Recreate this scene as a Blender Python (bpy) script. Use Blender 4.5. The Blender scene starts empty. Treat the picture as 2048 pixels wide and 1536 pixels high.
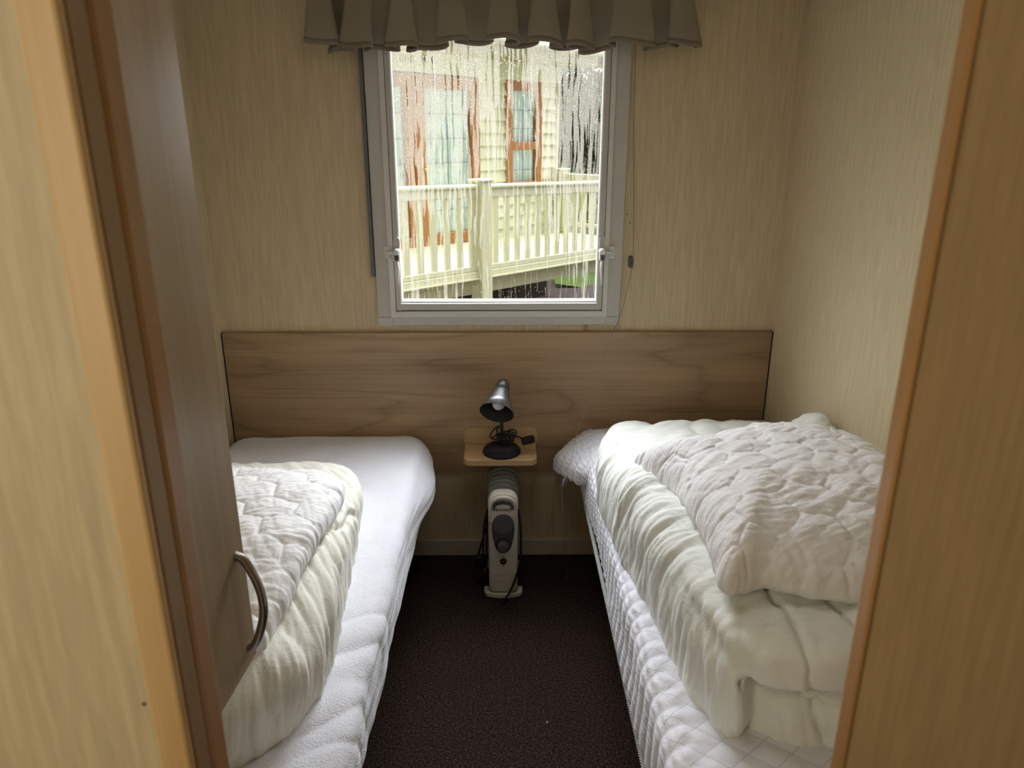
import bpy, bmesh, math, random
import numpy as np
from mathutils import Vector, Matrix
PI = math.pi
random.seed(7)
SC = bpy.context.scene
COL = SC.collection

# ------------------------------------------------------------------ helpers
def tag(o, label=None, cat=None, group=None, kind=None):
    if label: o['label'] = label
    if cat: o['category'] = cat
    if group: o['group'] = group
    if kind: o['kind'] = kind
    return o

def empty(name, loc=(0, 0, 0), rz=0):
    o = bpy.data.objects.new(name, None)
    COL.objects.link(o); o.location = loc; o.rotation_euler = (0, 0, rz)
    o.empty_display_size = 0.05
    return o

def link(name, me, mat=None, parent=None, smooth=False, bevel=0, seg=2):
    o = bpy.data.objects.new(name, me)
    COL.objects.link(o)
    if mat:
        if isinstance(mat, (list, tuple)):
            for m in mat: me.materials.append(m)
        else: me.materials.append(mat)
    if smooth:
        me.polygons.foreach_set('use_smooth', [True] * len(me.polygons))
    if parent: o.parent = parent
    if bevel:
        b = o.modifiers.new('bevel', 'BEVEL'); b.width = bevel; b.segments = seg; b.limit_method = 'ANGLE'
        b.angle_limit = math.radians(35)
    return o

class MB:
    def __init__(s): s.v = []; s.f = []
    def add(s, vs, fs):
        b = len(s.v); s.v += [tuple(p) for p in vs]; s.f += [tuple(b + i for i in f) for f in fs]; return s
    def box(s, x0, x1, y0, y1, z0, z1, M=None):
        vs = [Vector((x, y, z)) for x in (x0, x1) for y in (y0, y1) for z in (z0, z1)]
        if M: vs = [M @ p for p in vs]
        return s.add(vs, [(0, 1, 3, 2), (4, 6, 7, 5), (0, 4, 5, 1), (2, 3, 7, 6), (0, 2, 6, 4), (1, 5, 7, 3)])
    def bar(s, p, q, w, h, up=(0, 0, 1)):
        p = Vector(p); q = Vector(q); d = (q - p); L = d.length; d.normalize()
        u = Vector(up); r = d.cross(u).normalized(); u = r.cross(d).normalized()
        M = Matrix((( *[r[0], d[0], u[0]], p[0]), (*[r[1], d[1], u[1]], p[1]), (*[r[2], d[2], u[2]], p[2]), (0, 0, 0, 1)))
        return s.box(-w/2, w/2, 0, L, -h/2, h/2, M)
    def tube(s, pts, r, n=10, closed=False):
        pts = [Vector(p) for p in pts]; N = len(pts)
        rs = r if isinstance(r, (list, tuple)) else [r] * N
        prev = None; rings = []
        for i, p in enumerate(pts):
            if closed: t = (pts[(i+1) % N] - pts[i-1])
            else: t = pts[min(i+1, N-1)] - pts[max(i-1, 0)]
            t.normalize()
            if prev is None:
                a = Vector((0, 0, 1)) if abs(t.z) < .9 else Vector((1, 0, 0))
                prev = (a - t * a.dot(t)).normalized()
            else: prev = (prev - t * prev.dot(t)).normalized()
            b = t.cross(prev)
            rings.append([p + (prev * math.cos(2*PI*k/n) + b * math.sin(2*PI*k/n)) * rs[i] for k in range(n)])
        vs = [q for R in rings for q in R]; fs = []
        for i in range(N if closed else N-1):
            j = (i+1) % N
            for k in range(n): fs.append((i*n+k, i*n+(k+1) % n, j*n+(k+1) % n, j*n+k))
        if not closed: fs += [tuple(range(n))[::-1], tuple((N-1)*n + k for k in range(n))]
        return s.add(vs, fs)
    def lathe(s, prof, n=32, M=None):
        """prof: list of (r,z)"""
        vs = []; fs = []
        for r, z in prof:
            for k in range(n):
                a = 2*PI*k/n; p = Vector((r*math.cos(a), r*math.sin(a), z)); vs.append(M @ p if M else p)
        for i in range(len(prof)-1):
            for k in range(n): fs.append((i*n+k, i*n+(k+1) % n, (i+1)*n+(k+1) % n, (i+1)*n+k))
        return s.add(vs, fs)
    def prism(s, poly, d, M=None):
        """poly in local XY, extruded 0..d along Z"""
        n = len(poly)
        vs = [Vector((x, y, 0)) for x, y in poly] + [Vector((x, y, d)) for x, y in poly]
        if M: vs = [M @ p for p in vs]
        return s.add(vs, [tuple(range(n))[::-1], tuple(range(n, 2*n))] + [(i, (i+1) % n, n+(i+1) % n, n+i) for i in range(n)])
    def build(s, name, mat, parent=None, smooth=False, bevel=0, seg=2, angle=None):
        me = bpy.data.meshes.new(name); me.from_pydata(s.v, [], s.f)
        bm = bmesh.new(); bm.from_mesh(me); bmesh.ops.remove_doubles(bm, verts=bm.verts, dist=1e-6)
        bmesh.ops.recalc_face_normals(bm, faces=bm.faces); bm.to_mesh(me); bm.free()
        o = link(name, me, mat, parent, smooth, bevel, seg)
        if angle: me.set_sharp_from_angle(angle=math.radians(angle))
        return o

def rrect(x0, x1, y0, y1, r, n=6):
    rs = r if isinstance(r, (list, tuple)) else [r]*4  # bl, br, tr, tl
    out = []
    for (cx, cy, a0, rr) in ((x0+rs[0], y0+rs[0], PI, rs[0]), (x1-rs[1], y0+rs[1], 1.5*PI, rs[1]), (x1-rs[2], y1-rs[2], 0, rs[2]), (x0+rs[3], y1-rs[3], .5*PI, rs[3])):
        for k in range(n+1):
            a = a0 + k/n*PI/2; out.append((cx+rr*math.cos(a), cy+rr*math.sin(a)))
    return out
def XZ(y):  # local (x,y,z) -> world (x, y - z, y)   front faces -Y
    return Matrix(((1, 0, 0, 0), (0, 0, -1, y), (0, 1, 0, 0), (0, 0, 0, 1)))
def catmull(pts, n=10, closed=False):
    P = [Vector(p) for p in pts]; N = len(P); out = []
    for i in range(N if closed else N-1):
        if closed: a, b, c, d = P[i-1], P[i], P[(i+1) % N], P[(i+2) % N]
        else: a, b, c, d = P[max(i-1, 0)], P[i], P[i+1], P[min(i+2, N-1)]
        for k in range(n):
            t = k/n
            out.append(.5*((2*b) + (c-a)*t + (2*a-5*b+4*c-d)*t*t + (3*b-a-3*c+d)*t**3))
    if not closed: out.append(P[-1])
    return out

# ---- vectorised noise
_rs = np.random.RandomState(3)
_perm = _rs.permutation(256); _perm = np.concatenate([_perm, _perm, _perm])
_g = _rs.normal(size=(256, 3)); _g /= np.linalg.norm(_g, axis=1)[:, None]
def noise(p):
    p = np.asarray(p, float); i = np.floor(p).astype(int); f = p - i; i &= 255
    u = f*f*f*(f*(f*6-15)+10); out = 0
    for dx in (0, 1):
        for dy in (0, 1):
            for dz in (0, 1):
                h = _perm[_perm[_perm[(i[:, 0]+dx) & 255] + ((i[:, 1]+dy) & 255)] + ((i[:, 2]+dz) & 255)]
                g = _g[h]; d = f - np.array([dx, dy, dz])
                w = (u[:, 0] if dx else 1-u[:, 0])*(u[:, 1] if dy else 1-u[:, 1])*(u[:, 2] if dz else 1-u[:, 2])
                out = out + w*np.sum(g*d, 1)
    return out*1.6
def fbm(p, o=3, seed=0):
    r = 0; a = 1; p = np.asarray(p, float) + seed*17.3
    for k in range(o): r = r + a*noise(p); p = p*2.03 + 5.1; a *= .5
    return r
def crease(p, w=.12, seed=0):
    """sharp valley lines where the noise crosses zero"""
    return np.exp(-np.abs(noise(np.asarray(p)+seed*11.7))/w)
def sstep(a, b, x):
    t = np.clip((x-a)/(b-a), 0, 1); return t*t*(3-2*t)

def get_co(me):
    a = np.empty(len(me.vertices)*3); me.vertices.foreach_get('co', a); return a.reshape(-1, 3)
def get_no(me):
    a = np.empty(len(me.vertices)*3); me.vertex_normals.foreach_get('vector', a); return a.reshape(-1, 3)
def set_co(me, c):
    me.vertices.foreach_set('co', c.ravel()); me.update()

def puff_data(outline, n, z0, z1, ep=.5, ez=.6, zc=None, flat=.4, cx=None):
    """closed cushion over a plan outline. returns verts, faces. ep/ez profile exponents."""
    O = [p.to_2d() for p in catmull([(x, y, 0) for x, y in outline], 24, True)]
    O = np.array([(p.x, p.y) for p in O])
    seg = np.linalg.norm(np.roll(O, -1, 0)-O, axis=1); cum = np.concatenate([[0], np.cumsum(seg)]); per = cum[-1]
    Oc = np.vstack([O, O[:1]])
    C = O.mean(0) if cx is None else np.array(cx)
    g = np.linspace(-1, 1, n); A, B = np.meshgrid(g, g, indexing='ij')
    m = np.maximum(np.abs(A), np.abs(B)); ms = np.where(m == 0, 1, m); a = A/ms; b = B/ms
    # boundary parameter 0..8 anticlockwise from (1,-1)
    t = np.where(a >= 1-1e-9, b+1, np.where(b >= 1-1e-9, 3-a, np.where(a <= -1+1e-9, 5-b, a+7)))
    # match to outline angle of start: choose outline offset so that corner dirs align
    ang = np.arctan2(O[:, 1]-C[1], O[:, 0]-C[0]); i0 = int(np.argmin(np.abs(ang+PI/4)))
    s = ((t/8*per)+cum[i0]) % per
    bx = np.interp(s, cum, Oc[:, 0]); by = np.interp(s, cum, Oc[:, 1])
    al = m*PI/2; k = np.sin(al)**ep; k = np.where(m == 0, 0, k)
    zc = (z0+z1)/2 if zc is None else zc
    X = C[0]+k*(bx-C[0]); Y = C[1]+k*(by-C[1])
    cz = np.cos(al)**ez; cz[m >= 1-1e-9] = 0
    top = np.stack([X, Y, zc+(z1-zc)*cz], -1).reshape(-1, 3)
    bot = np.stack([X, Y, zc-(zc-z0)*np.clip(cz/flat, 0, 1) if flat else zc-(zc-z0)*cz], -1).reshape(-1, 3)
    idx = np.arange(n*n).reshape(n, n); edge = (m.reshape(-1) >= 1-1e-9)
    bidx = np.where(edge, np.arange(n*n), 0); free = np.where(~edge)[0]
    bidx[free] = n*n+np.arange(len(free)); bidx = bidx.reshape(n, n)
    V = np.vstack([top, bot[free]])
    F = []
    q = np.stack([idx[:-1, :-1], idx[1:, :-1], idx[1:, 1:], idx[:-1, 1:]], -1).reshape(-1, 4)
    q2 = np.stack([bidx[:-1, :-1], bidx[:-1, 1:], bidx[1:, 1:], bidx[1:, :-1]], -1).reshape(-1, 4)
    return V, [tuple(map(int, r)) for r in np.vstack([q, q2])]

def fuse(parts, voxel, smooth=6, sf=.6):
    """several closed shapes -> one continuous skin"""
    mb = MB()
    for V, F in parts: mb.add(V.tolist() if hasattr(V, 'tolist') else V, F)
    me = bpy.data.meshes.new('tmp'); me.from_pydata(mb.v, [], mb.f)
    o = bpy.data.objects.new('tmp', me); COL.objects.link(o)
    r = o.modifiers.new('r', 'REMESH'); r.mode = 'VOXEL'; r.voxel_size = voxel
    if smooth:
        s = o.modifiers.new('s', 'SMOOTH'); s.iterations = smooth; s.factor = sf
    dg = bpy.context.evaluated_depsgraph_get(); dg.update()
    out = bpy.data.meshes.new_from_object(o.evaluated_get(dg))
    bpy.data.objects.remove(o); bpy.data.meshes.remove(me)
    return out

# ------------------------------------------------------------------ materials
def mat(name):
    m = bpy.data.materials.new(name); m.use_nodes = True
    return m, m.node_tree, m.node_tree.nodes['Principled BSDF']
def N(nt, t, **kw):
    n = nt.nodes.new(t)
    for k, v in kw.items():
        if hasattr(n, k): setattr(n, k, v)
    return n
def setin(n, **kw):
    for k, v in kw.items(): n.inputs[k.replace('_', ' ')].default_value = v
def ramp(nt, fac, stops):
    r = N(nt, 'ShaderNodeValToRGB'); e = r.color_ramp.elements
    e[0].position = stops[0][0]; e[0].color = (*stops[0][1], 1)
    e[1].position = stops[-1][0]; e[1].color = (*stops[-1][1], 1)
    for p, c in stops[1:-1]: x = e.new(p); x.color = (*c, 1)
    nt.links.new(fac, r.inputs[0]); return r
def coords(nt, scale=(1, 1, 1), kind='Object'):
    tc = N(nt, 'ShaderNodeTexCoord'); mp = N(nt, 'ShaderNodeMapping'); mp.inputs['Scale'].default_value = scale
    nt.links.new(tc.outputs[kind], mp.inputs[0]); return mp.outputs[0]
def noise_n(nt, vec, scale, detail=4, rough=.5, dist=0):
    n = N(nt, 'ShaderNodeTexNoise'); setin(n, Scale=scale, Detail=detail, Roughness=rough, Distortion=dist)
    nt.links.new(vec, n.inputs['Vector']); return n.outputs[0]
def bump(nt, bs, h, dist, strength=1, prev=None):
    b = N(nt, 'ShaderNodeBump'); setin(b, Distance=dist, Strength=strength); nt.links.new(h, b.inputs['Height'])
    if prev: nt.links.new(prev, b.inputs['Normal'])
    nt.links.new(b.outputs[0], bs.inputs['Normal']); return b.outputs[0]

def m_plain(name, c, rough=.5, metal=0, bumpy=0, bscale=200, spec=.5):
    m, nt, b = mat(name)
    v = coords(nt); n = noise_n(nt, v, bscale, 3)
    r = ramp(nt, n, [(.3, tuple(x*.94 for x in c)), (.7, tuple(min(1, x*1.05) for x in c))])
    nt.links.new(r.outputs[0], b.inputs['Base Color'])
    setin(b, Roughness=rough, Metallic=metal); b.inputs['Specular IOR Level'].default_value = spec
    if bumpy: bump(nt, b, n, bumpy)
    return m
def m_paper(name, c, rough=.55):
    """wallpapered board with fine vertical fibres"""
    m, nt, b = mat(name)
    v = coords(nt, (1, 1, .035)); n1 = noise_n(nt, v, 260, 3, .6)
    v2 = coords(nt, (1, 1, .07)); n2 = noise_n(nt, v2, 120, 4, .6)
    v3 = coords(nt, (1, 1, .5)); n3 = noise_n(nt, v3, 5, 2)
    mx = N(nt, 'ShaderNodeMath', operation='MULTIPLY_ADD'); nt.links.new(n1, mx.inputs[0]); mx.inputs[1].default_value = .5
    nt.links.new(n2, mx.inputs[2])
    mx2 = N(nt, 'ShaderNodeMath', operation='MULTIPLY_ADD'); nt.links.new(n3, mx2.inputs[0]); mx2.inputs[1].default_value = .16
    nt.links.new(mx.outputs[0], mx2.inputs[2])
    r = ramp(nt, mx2.outputs[0], [(.55, tuple(x*.88 for x in c)), (.80, c), (1.02, tuple(min(1, x*1.13) for x in c))])
    nt.links.new(r.outputs[0], b.inputs['Base Color'])
    setin(b, Roughness=rough); bump(nt, b, mx.outputs[0], .0006, .6)
    return m
def m_wood(name, dark, light, axis='x', rough=.35, scale=1.0, contrast=1.0):
    m, nt, b = mat(name)
    sc = {'x': (.12, 1, 1), 'z': (1, 1, .12), 'y': (1, .12, 1)}[axis]
    v = coords(nt, tuple(s*scale for s in sc))
    base = noise_n(nt, v, 5.5, 2, .5, .35)
    mul = N(nt, 'ShaderNodeMath', operation='MULTIPLY'); nt.links.new(base, mul.inputs[0]); mul.inputs[1].default_value = 15
    fr = N(nt, 'ShaderNodeMath', operation='PINGPONG'); nt.links.new(mul.outputs[0], fr.inputs[0]); fr.inputs[1].default_value = 1.0
    pw = N(nt, 'ShaderNodeMath', operation='POWER'); nt.links.new(fr.outputs[0], pw.inputs[0]); pw.inputs[1].default_value = 5
    v2 = coords(nt, tuple((.018 if s < 1 else 1)*scale for s in sc)); fine = noise_n(nt, v2, 110, 4, .6)
    broad = noise_n(nt, v, 7, 3, .55, .2)
    a1 = N(nt, 'ShaderNodeMath', operation='MULTIPLY_ADD'); nt.links.new(pw.outputs[0], a1.inputs[0]); a1.inputs[1].default_value = -.22*contrast
    nt.links.new(broad, a1.inputs[2])
    a2 = N(nt, 'ShaderNodeMath', operation='MULTIPLY_ADD'); nt.links.new(fine, a2.inputs[0]); a2.inputs[1].default_value = .45
    nt.links.new(a1.outputs[0], a2.inputs[2])
    r = ramp(nt, a2.outputs[0], [(.38, dark), (.95, light)])
    nt.links.new(r.outputs[0], b.inputs['Base Color']); setin(b, Roughness=rough)
    bump(nt, b, fine, .0003, .5)
    return m
def m_cloth(name, c, rough=.85, bscale=900, bdist=.0006, wr=0, wscale=30, sss=0, sheen=.2):
    m, nt, b = mat(name)
    v = coords(nt); n = noise_n(nt, v, bscale, 3)
    n2 = noise_n(nt, v, 9, 3)
    r = ramp(nt, n2, [(.3, tuple(x*.95 for x in c)), (.7, tuple(min(1, x*1.03) for x in c))])
    nt.links.new(r.outputs[0], b.inputs['Base Color'])
    setin(b, Roughness=rough); b.inputs['Sheen Weight'].default_value = sheen
    p = bump(nt, b, n, bdist, .7)
    if wr:
        w = noise_n(nt, v, wscale, 5, .6, .8); bump(nt, b, w, wr, .8, p)
    return m

def lin(r, g, b):
    f = lambda x: (x/255/12.92 if x/255 <= .04045 else ((x/255+.055)/1.055)**2.4)
    return (f(r), f(g), f(b))
M = {}
M['paper'] = m_paper('wall_paper', (.64, .535, .35))
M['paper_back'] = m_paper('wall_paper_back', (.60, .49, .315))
M['panel'] = m_paper('brown_panel', (.47, .335, .185))
M['head'] = m_wood('headboard_wood', (.21, .130, .064), (.47, .315, .175), 'x', .42)
M['oak'] = m_wood('oak_shelf', (.40, .25, .12), (.62, .43, .24), 'x', .4, 1.6, .5)
M['door'] = m_wood('wardrobe_wood', (.22, .15, .085), (.42, .315, .19), 'z', .3, .9, .35)
M['carcass'] = m_wood('carcass_wood', (.30, .2, .11), (.45, .31, .18), 'z', .45)
M['trim_l'] = m_wood('light_trim', (.58, .38, .17), (.74, .52, .27), 'z', .4, 2, .2)
M['trim_o'] = m_wood('orange_trim', (.34, .18, .065), (.50, .28, .11), 'z', .35, 2, .2)
M['lining'] = m_wood('lining_wood', (.29, .175, .07), (.40, .25, .11), 'z', .45, 2, .2)
M['skirt'] = m_plain('skirting', (.52, .47, .38), .5)
M['ceil'] = m_plain('ceiling_board', (.76, .72, .64), .7)
M['alu'] = m_plain('window_frame', (.56, .54, .50), .45, 0, .0001)
M['alu_l'] = m_plain('window_bead', (.70, .69, .66), .35)
M['gasket'] = m_plain('gasket', (.03, .03, .03), .6)
M['rail'] = m_plain('blind_rail', (.13, .145, .16), .5)
M['white'] = m_plain('white_plastic', (.78, .77, .74), .35)
M['grey'] = m_plain('grey_plastic', (.075, .08, .085), .4)
M['grey_l'] = m_plain('grey_plastic_light', (.12, .125, .13), .32)
M['darkbutton'] = m_plain('dark_button', (.06, .065, .07), .4)
M['cream'] = m_plain('cream_plastic', (.66, .62, .52), .38)
M['fin'] = m_plain('radiator_fin', (.26, .27, .24), .4)
M['red'] = m_plain('red_switch', (.25, .03, .03), .3)
M['black'] = m_plain('black_plastic', (.009, .009, .010), .5, spec=.3)
M['black_in'] = m_plain('black_paint', (.006, .006, .006), .7)
M['silver'] = m_plain('silver_shade', (.22, .225, .23), .38, .85)
M['gunmetal'] = m_plain('grey_cap', (.13, .135, .14), .38, .6)
M['bulb'] = m_plain('frosted_bulb', (.80, .78, .78), .35)
M['chrome'] = m_plain('brushed_nickel', (.33, .30, .27), .30, 1)
M['brass'] = m_plain('brass_pin', (.6, .45, .22), .3, 1)
M['cordg'] = m_plain('grey_cord', (.28, .27, .25), .7)
M['tassel'] = m_plain('grey_tassel', (.12, .12, .12), .5)
M['duvR'] = m_cloth('duvet_cotton', (.80, .82, .77), .8, 900, .0003, .0035, 26)
M['duvL'] = m_cloth('duvet_cotton_cream', (.80, .79, .70), .8, 900, .0003, .003, 30)
M['quilt'] = m_cloth('quilted_cotton', (.86, .85, .86), .8, 900, .0003, .0028, 48)
M['quiltL'] = m_cloth('quilted_cotton_left', (.86, .855, .85), .8, 900, .0003, .0022, 42)
M['terry'] = m_cloth('terry_cotton', (.80, .80, .86), .95, 260, .0035, .003, 22, sheen=.5)
M['prot'] = m_cloth('protector_cotton', (.79, .79, .86), .8, 900, .0003, .0018, 60)
M['tick'] = m_plain('mattress_side', (.09, .12, .19), .7)
M['valance'] = m_cloth('valance_fabric', (.30, .255, .18), .9, 700, .0006, 0, sheen=.15)
M['hem'] = m_cloth('valance_hem', (.24, .20, .15), .9, 700, .0006, 0, sheen=.1)

# twisted piping
m, nt, b = mat('twisted_piping'); v = coords(nt)
w = N(nt, 'ShaderNodeTexWave', wave_type='BANDS', bands_direction='DIAGONAL'); setin(w, Scale=90.0, Distortion=0.0); nt.links.new(v, w.inputs['Vector'])
r = ramp(nt, w.outputs[1], [(.3, (.24, .25, .25)), (.7, (.62, .62, .58))]); nt.links.new(r.outputs[0], b.inputs['Base Color'])
setin(b, Roughness=.8); bump(nt, b, w.outputs[1], .002); M['piping'] = m

# carpet
m, nt, b = mat('carpet'); v = coords(nt); n = noise_n(nt, v, 330, 3, .6); n2 = noise_n(nt, v, 150, 2, .6)
mx = N(nt, 'ShaderNodeMath', operation='MULTIPLY_ADD'); nt.links.new(n2, mx.inputs[0]); mx.inputs[1].default_value = .6; nt.links.new(n, mx.inputs[2])
r = ramp(nt, mx.outputs[0], [(.66, (.005, .003, .0022)), (.80, (.030, .0175, .013)), (.98, (.115, .071, .053))])
nt.links.new(r.outputs[0], b.inputs['Base Color']); setin(b, Roughness=.95); b.inputs['Specular IOR Level'].default_value = .15
bump(nt, b, mx.outputs[0], .004); M['carpet'] = m

# stitched cotton: dotted seam lines in a diamond grid, in the cloth's own plane
def m_stitch(name, c, pitch=.062):
    m, nt, b = mat(name)
    tc = N(nt, 'ShaderNodeTexCoord'); sp = N(nt, 'ShaderNodeSeparateXYZ'); nt.links.new(tc.outputs['Object'], sp.inputs[0])
    outs = []
    for sgn in (1, -1):
        a = N(nt, 'ShaderNodeMath', operation='MULTIPLY_ADD'); nt.links.new(sp.outputs['X'], a.inputs[0]); a.inputs[1].default_value = sgn*.82; nt.links.new(sp.outputs['Y'], a.inputs[2])
        s2 = N(nt, 'ShaderNodeMath', operation='MULTIPLY'); nt.links.new(a.outputs[0], s2.inputs[0]); s2.inputs[1].default_value = 1/pitch
        fr = N(nt, 'ShaderNodeMath', operation='FRACT'); nt.links.new(s2.outputs[0], fr.inputs[0])
        ab = N(nt, 'ShaderNodeMath', operation='COMPARE'); nt.links.new(fr.outputs[0], ab.inputs[0]); ab.inputs[1].default_value = .5; ab.inputs[2].default_value = .022
        a3 = N(nt, 'ShaderNodeMath', operation='MULTIPLY_ADD'); nt.links.new(sp.outputs['X'], a3.inputs[0]); a3.inputs[1].default_value = -sgn*.82; nt.links.new(sp.outputs['Y'], a3.inputs[2])
        a4 = N(nt, 'ShaderNodeMath', operation='MULTIPLY'); nt.links.new(a3.outputs[0], a4.inputs[0]); a4.inputs[1].default_value = 1/.0062
        a5 = N(nt, 'ShaderNodeMath', operation='FRACT'); nt.links.new(a4.outputs[0], a5.inputs[0])
        a6 = N(nt, 'ShaderNodeMath', operation='GREATER_THAN'); nt.links.new(a5.outputs[0], a6.inputs[0]); a6.inputs[1].default_value = .5
        a7 = N(nt, 'ShaderNodeMath', operation='MULTIPLY'); nt.links.new(ab.outputs[0], a7.inputs[0]); nt.links.new(a6.outputs[0], a7.inputs[1]); outs.append(a7.outputs[0])
    mxx = N(nt, 'ShaderNodeMath', operation='MAXIMUM'); nt.links.new(outs[0], mxx.inputs[0]); nt.links.new(outs[1], mxx.inputs[1])
    # only on the upward face
    ge = N(nt, 'ShaderNodeNewGeometry'); s3 = N(nt, 'ShaderNodeSeparateXYZ'); nt.links.new(ge.outputs['Normal'], s3.inputs[0])
    g2 = N(nt, 'ShaderNodeMath', operation='GREATER_THAN'); nt.links.new(s3.outputs['Z'], g2.inputs[0]); g2.inputs[1].default_value = .45
    mm = N(nt, 'ShaderNodeMath', operation='MULTIPLY'); nt.links.new(mxx.outputs[0], mm.inputs[0]); nt.links.new(g2.outputs[0], mm.inputs[1])
    r = ramp(nt, mm.outputs[0], [(0, c), (1, tuple(x*.55 for x in c))]); nt.links.new(r.outputs[0], b.inputs['Base Color'])
    v = coords(nt); w = noise_n(nt, v, 60, 5, .6, .8)
    setin(b, Roughness=.8); b.inputs['Sheen Weight'].default_value = .2
    bump(nt, b, w, .002, .8); return m
M['prot'] = m_stitch('protector_stitched', (.79, .79, .86))

def facing5(nt):
    lw = N(nt, 'ShaderNodeLayerWeight'); setin(lw, Blend=.5)
    p = N(nt, 'ShaderNodeMath', operation='POWER'); nt.links.new(lw.outputs['Facing'], p.inputs[0]); p.inputs[1].default_value = 5
    q = N(nt, 'ShaderNodeMath', operation='MULTIPLY_ADD'); nt.links.new(p.outputs[0], q.inputs[0]); q.inputs[1].default_value = .9; q.inputs[2].default_value = .04
    return q
# misted window glass: clear pane with runs and fine droplets of condensation
m, nt, b = mat('misted_glass'); nt.nodes.remove(b)
out = nt.nodes['Material Output']
tr = N(nt, 'ShaderNodeBsdfTransparent'); gl = N(nt, 'ShaderNodeBsdfGlossy'); setin(gl, Roughness=.02)
fz = facing5(nt)
clear = N(nt, 'ShaderNodeMixShader'); nt.links.new(fz.outputs[0], clear.inputs[0]); nt.links.new(tr.outputs[0], clear.inputs[1]); nt.links.new(gl.outputs[0], clear.inputs[2])
tl = N(nt, 'ShaderNodeBsdfTranslucent'); setin(tl, Color=(.20, .185, .15, 1))
tr2 = N(nt, 'ShaderNodeBsdfTransparent'); fog = N(nt, 'ShaderNodeMixShader'); fog.inputs[0].default_value = .45
nt.links.new(tr2.outputs[0], fog.inputs[1]); nt.links.new(tl.outputs[0], fog.inputs[2])
# the runs follow x with a slow wander in z
tc = N(nt, 'ShaderNodeTexCoord')
wn = N(nt, 'ShaderNodeTexNoise'); setin(wn, Scale=9.0, Detail=3.0); nt.links.new(tc.outputs['Object'], wn.inputs['Vector'])
wsub = N(nt, 'ShaderNodeVectorMath', operation='SCALE'); nt.links.new(wn.outputs[1], wsub.inputs[0]); wsub.inputs['Scale'].default_value = .016
wadd = N(nt, 'ShaderNodeVectorMath', operation='ADD'); nt.links.new(tc.outputs['Object'], wadd.inputs[0]); nt.links.new(wsub.outputs[0], wadd.inputs[1])
mp = N(nt, 'ShaderNodeMapping'); mp.inputs['Scale'].default_value = (1, 0, .045); nt.links.new(wadd.outputs[0], mp.inputs[0])
n1 = noise_n(nt, mp.outputs[0], 95, 3, .6)
sp = N(nt, 'ShaderNodeSeparateXYZ'); nt.links.new(tc.outputs['Object'], sp.inputs[0])
big = noise_n(nt, tc.outputs['Object'], 4.5, 2)
hz = N(nt, 'ShaderNodeMath', operation='MULTIPLY_ADD'); nt.links.new(sp.outputs['Z'], hz.inputs[0]); hz.inputs[1].default_value = .26; hz.inputs[2].default_value = -.385
ax = N(nt, 'ShaderNodeMath', operation='ABSOLUTE'); nt.links.new(sp.outputs['X'], ax.inputs[0])
hx = N(nt, 'ShaderNodeMath', operation='MULTIPLY_ADD'); nt.links.new(ax.outputs[0], hx.inputs[0]); hx.inputs[1].default_value = .33; nt.links.new(hz.outputs[0], hx.inputs[2])
hb = N(nt, 'ShaderNodeMath', operation='MULTIPLY_ADD'); nt.links.new(big, hb.inputs[0]); hb.inputs[1].default_value = .35; nt.links.new(hx.outputs[0], hb.inputs[2])
s1 = N(nt, 'ShaderNodeMath', operation='ADD'); nt.links.new(n1, s1.inputs[0]); nt.links.new(hb.outputs[0], s1.inputs[1])
rr = ramp(nt, s1.outputs[0], [(.700, (0, 0, 0)), (.735, (1, 1, 1))])
vo = N(nt, 'ShaderNodeTexVoronoi'); setin(vo, Scale=260.0); nt.links.new(tc.outputs['Object'], vo.inputs['Vector'])
rv = ramp(nt, vo.outputs['Distance'], [(.32, (1, 1, 1)), (.5, (.45, .45, .45))])
mul = N(nt, 'ShaderNodeMath', operation='MULTIPLY'); nt.links.new(rr.outputs[0], mul.inputs[0]); nt.links.new(rv.outputs[0], mul.inputs[1])
mul.use_clamp = True
fin = N(nt, 'ShaderNodeMixShader'); nt.links.new(mul.outputs[0], fin.inputs[0]); nt.links.new(clear.outputs[0], fin.inputs[1]); nt.links.new(fog.outputs[0], fin.inputs[2])
nt.links.new(fin.outputs[0], out.inputs[0]); M['glass'] = m
# clear outdoor glazing and droplets
def m_clear(name, tint=(.95, .97, .97), rough=.02):
    m, nt, b = mat(name); nt.nodes.remove(b); out = nt.nodes['Material Output']
    tr = N(nt, 'ShaderNodeBsdfTransparent'); setin(tr, Color=(*tint, 1)); gl = N(nt, 'ShaderNodeBsdfGlossy'); setin(gl, Roughness=rough)
    fz = facing5(nt); mx = N(nt, 'ShaderNodeMixShader')
    nt.links.new(fz.outputs[0], mx.inputs[0]); nt.links.new(tr.outputs[0], mx.inputs[1]); nt.links.new(gl.outputs[0], mx.inputs[2]); nt.links.new(mx.outputs[0], out.inputs[0])
    return m
M['pane'] = m_clear('door_glass')
m, nt, b = mat('water_drop'); setin(b, Roughness=.02, IOR=1.33); b.inputs['Transmission Weight'].default_value = 1; M['drop'] = m
m, nt, b = mat('clear_vinyl'); nt.nodes.remove(b); out = nt.nodes['Material Output']
tr = N(nt, 'ShaderNodeBsdfTransparent'); gl = N(nt, 'ShaderNodeBsdfPrincipled'); setin(gl, Roughness=.25); gl.inputs['Base Color'].default_value = (.75, .75, .8, 1)
mx = N(nt, 'ShaderNodeMixShader'); mx.inputs[0].default_value = .45; nt.links.new(tr.outputs[0], mx.inputs[1]); nt.links.new(gl.outputs[0], mx.inputs[2]); nt.links.new(mx.outputs[0], out.inputs[0]); M['vinyl'] = m

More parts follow.
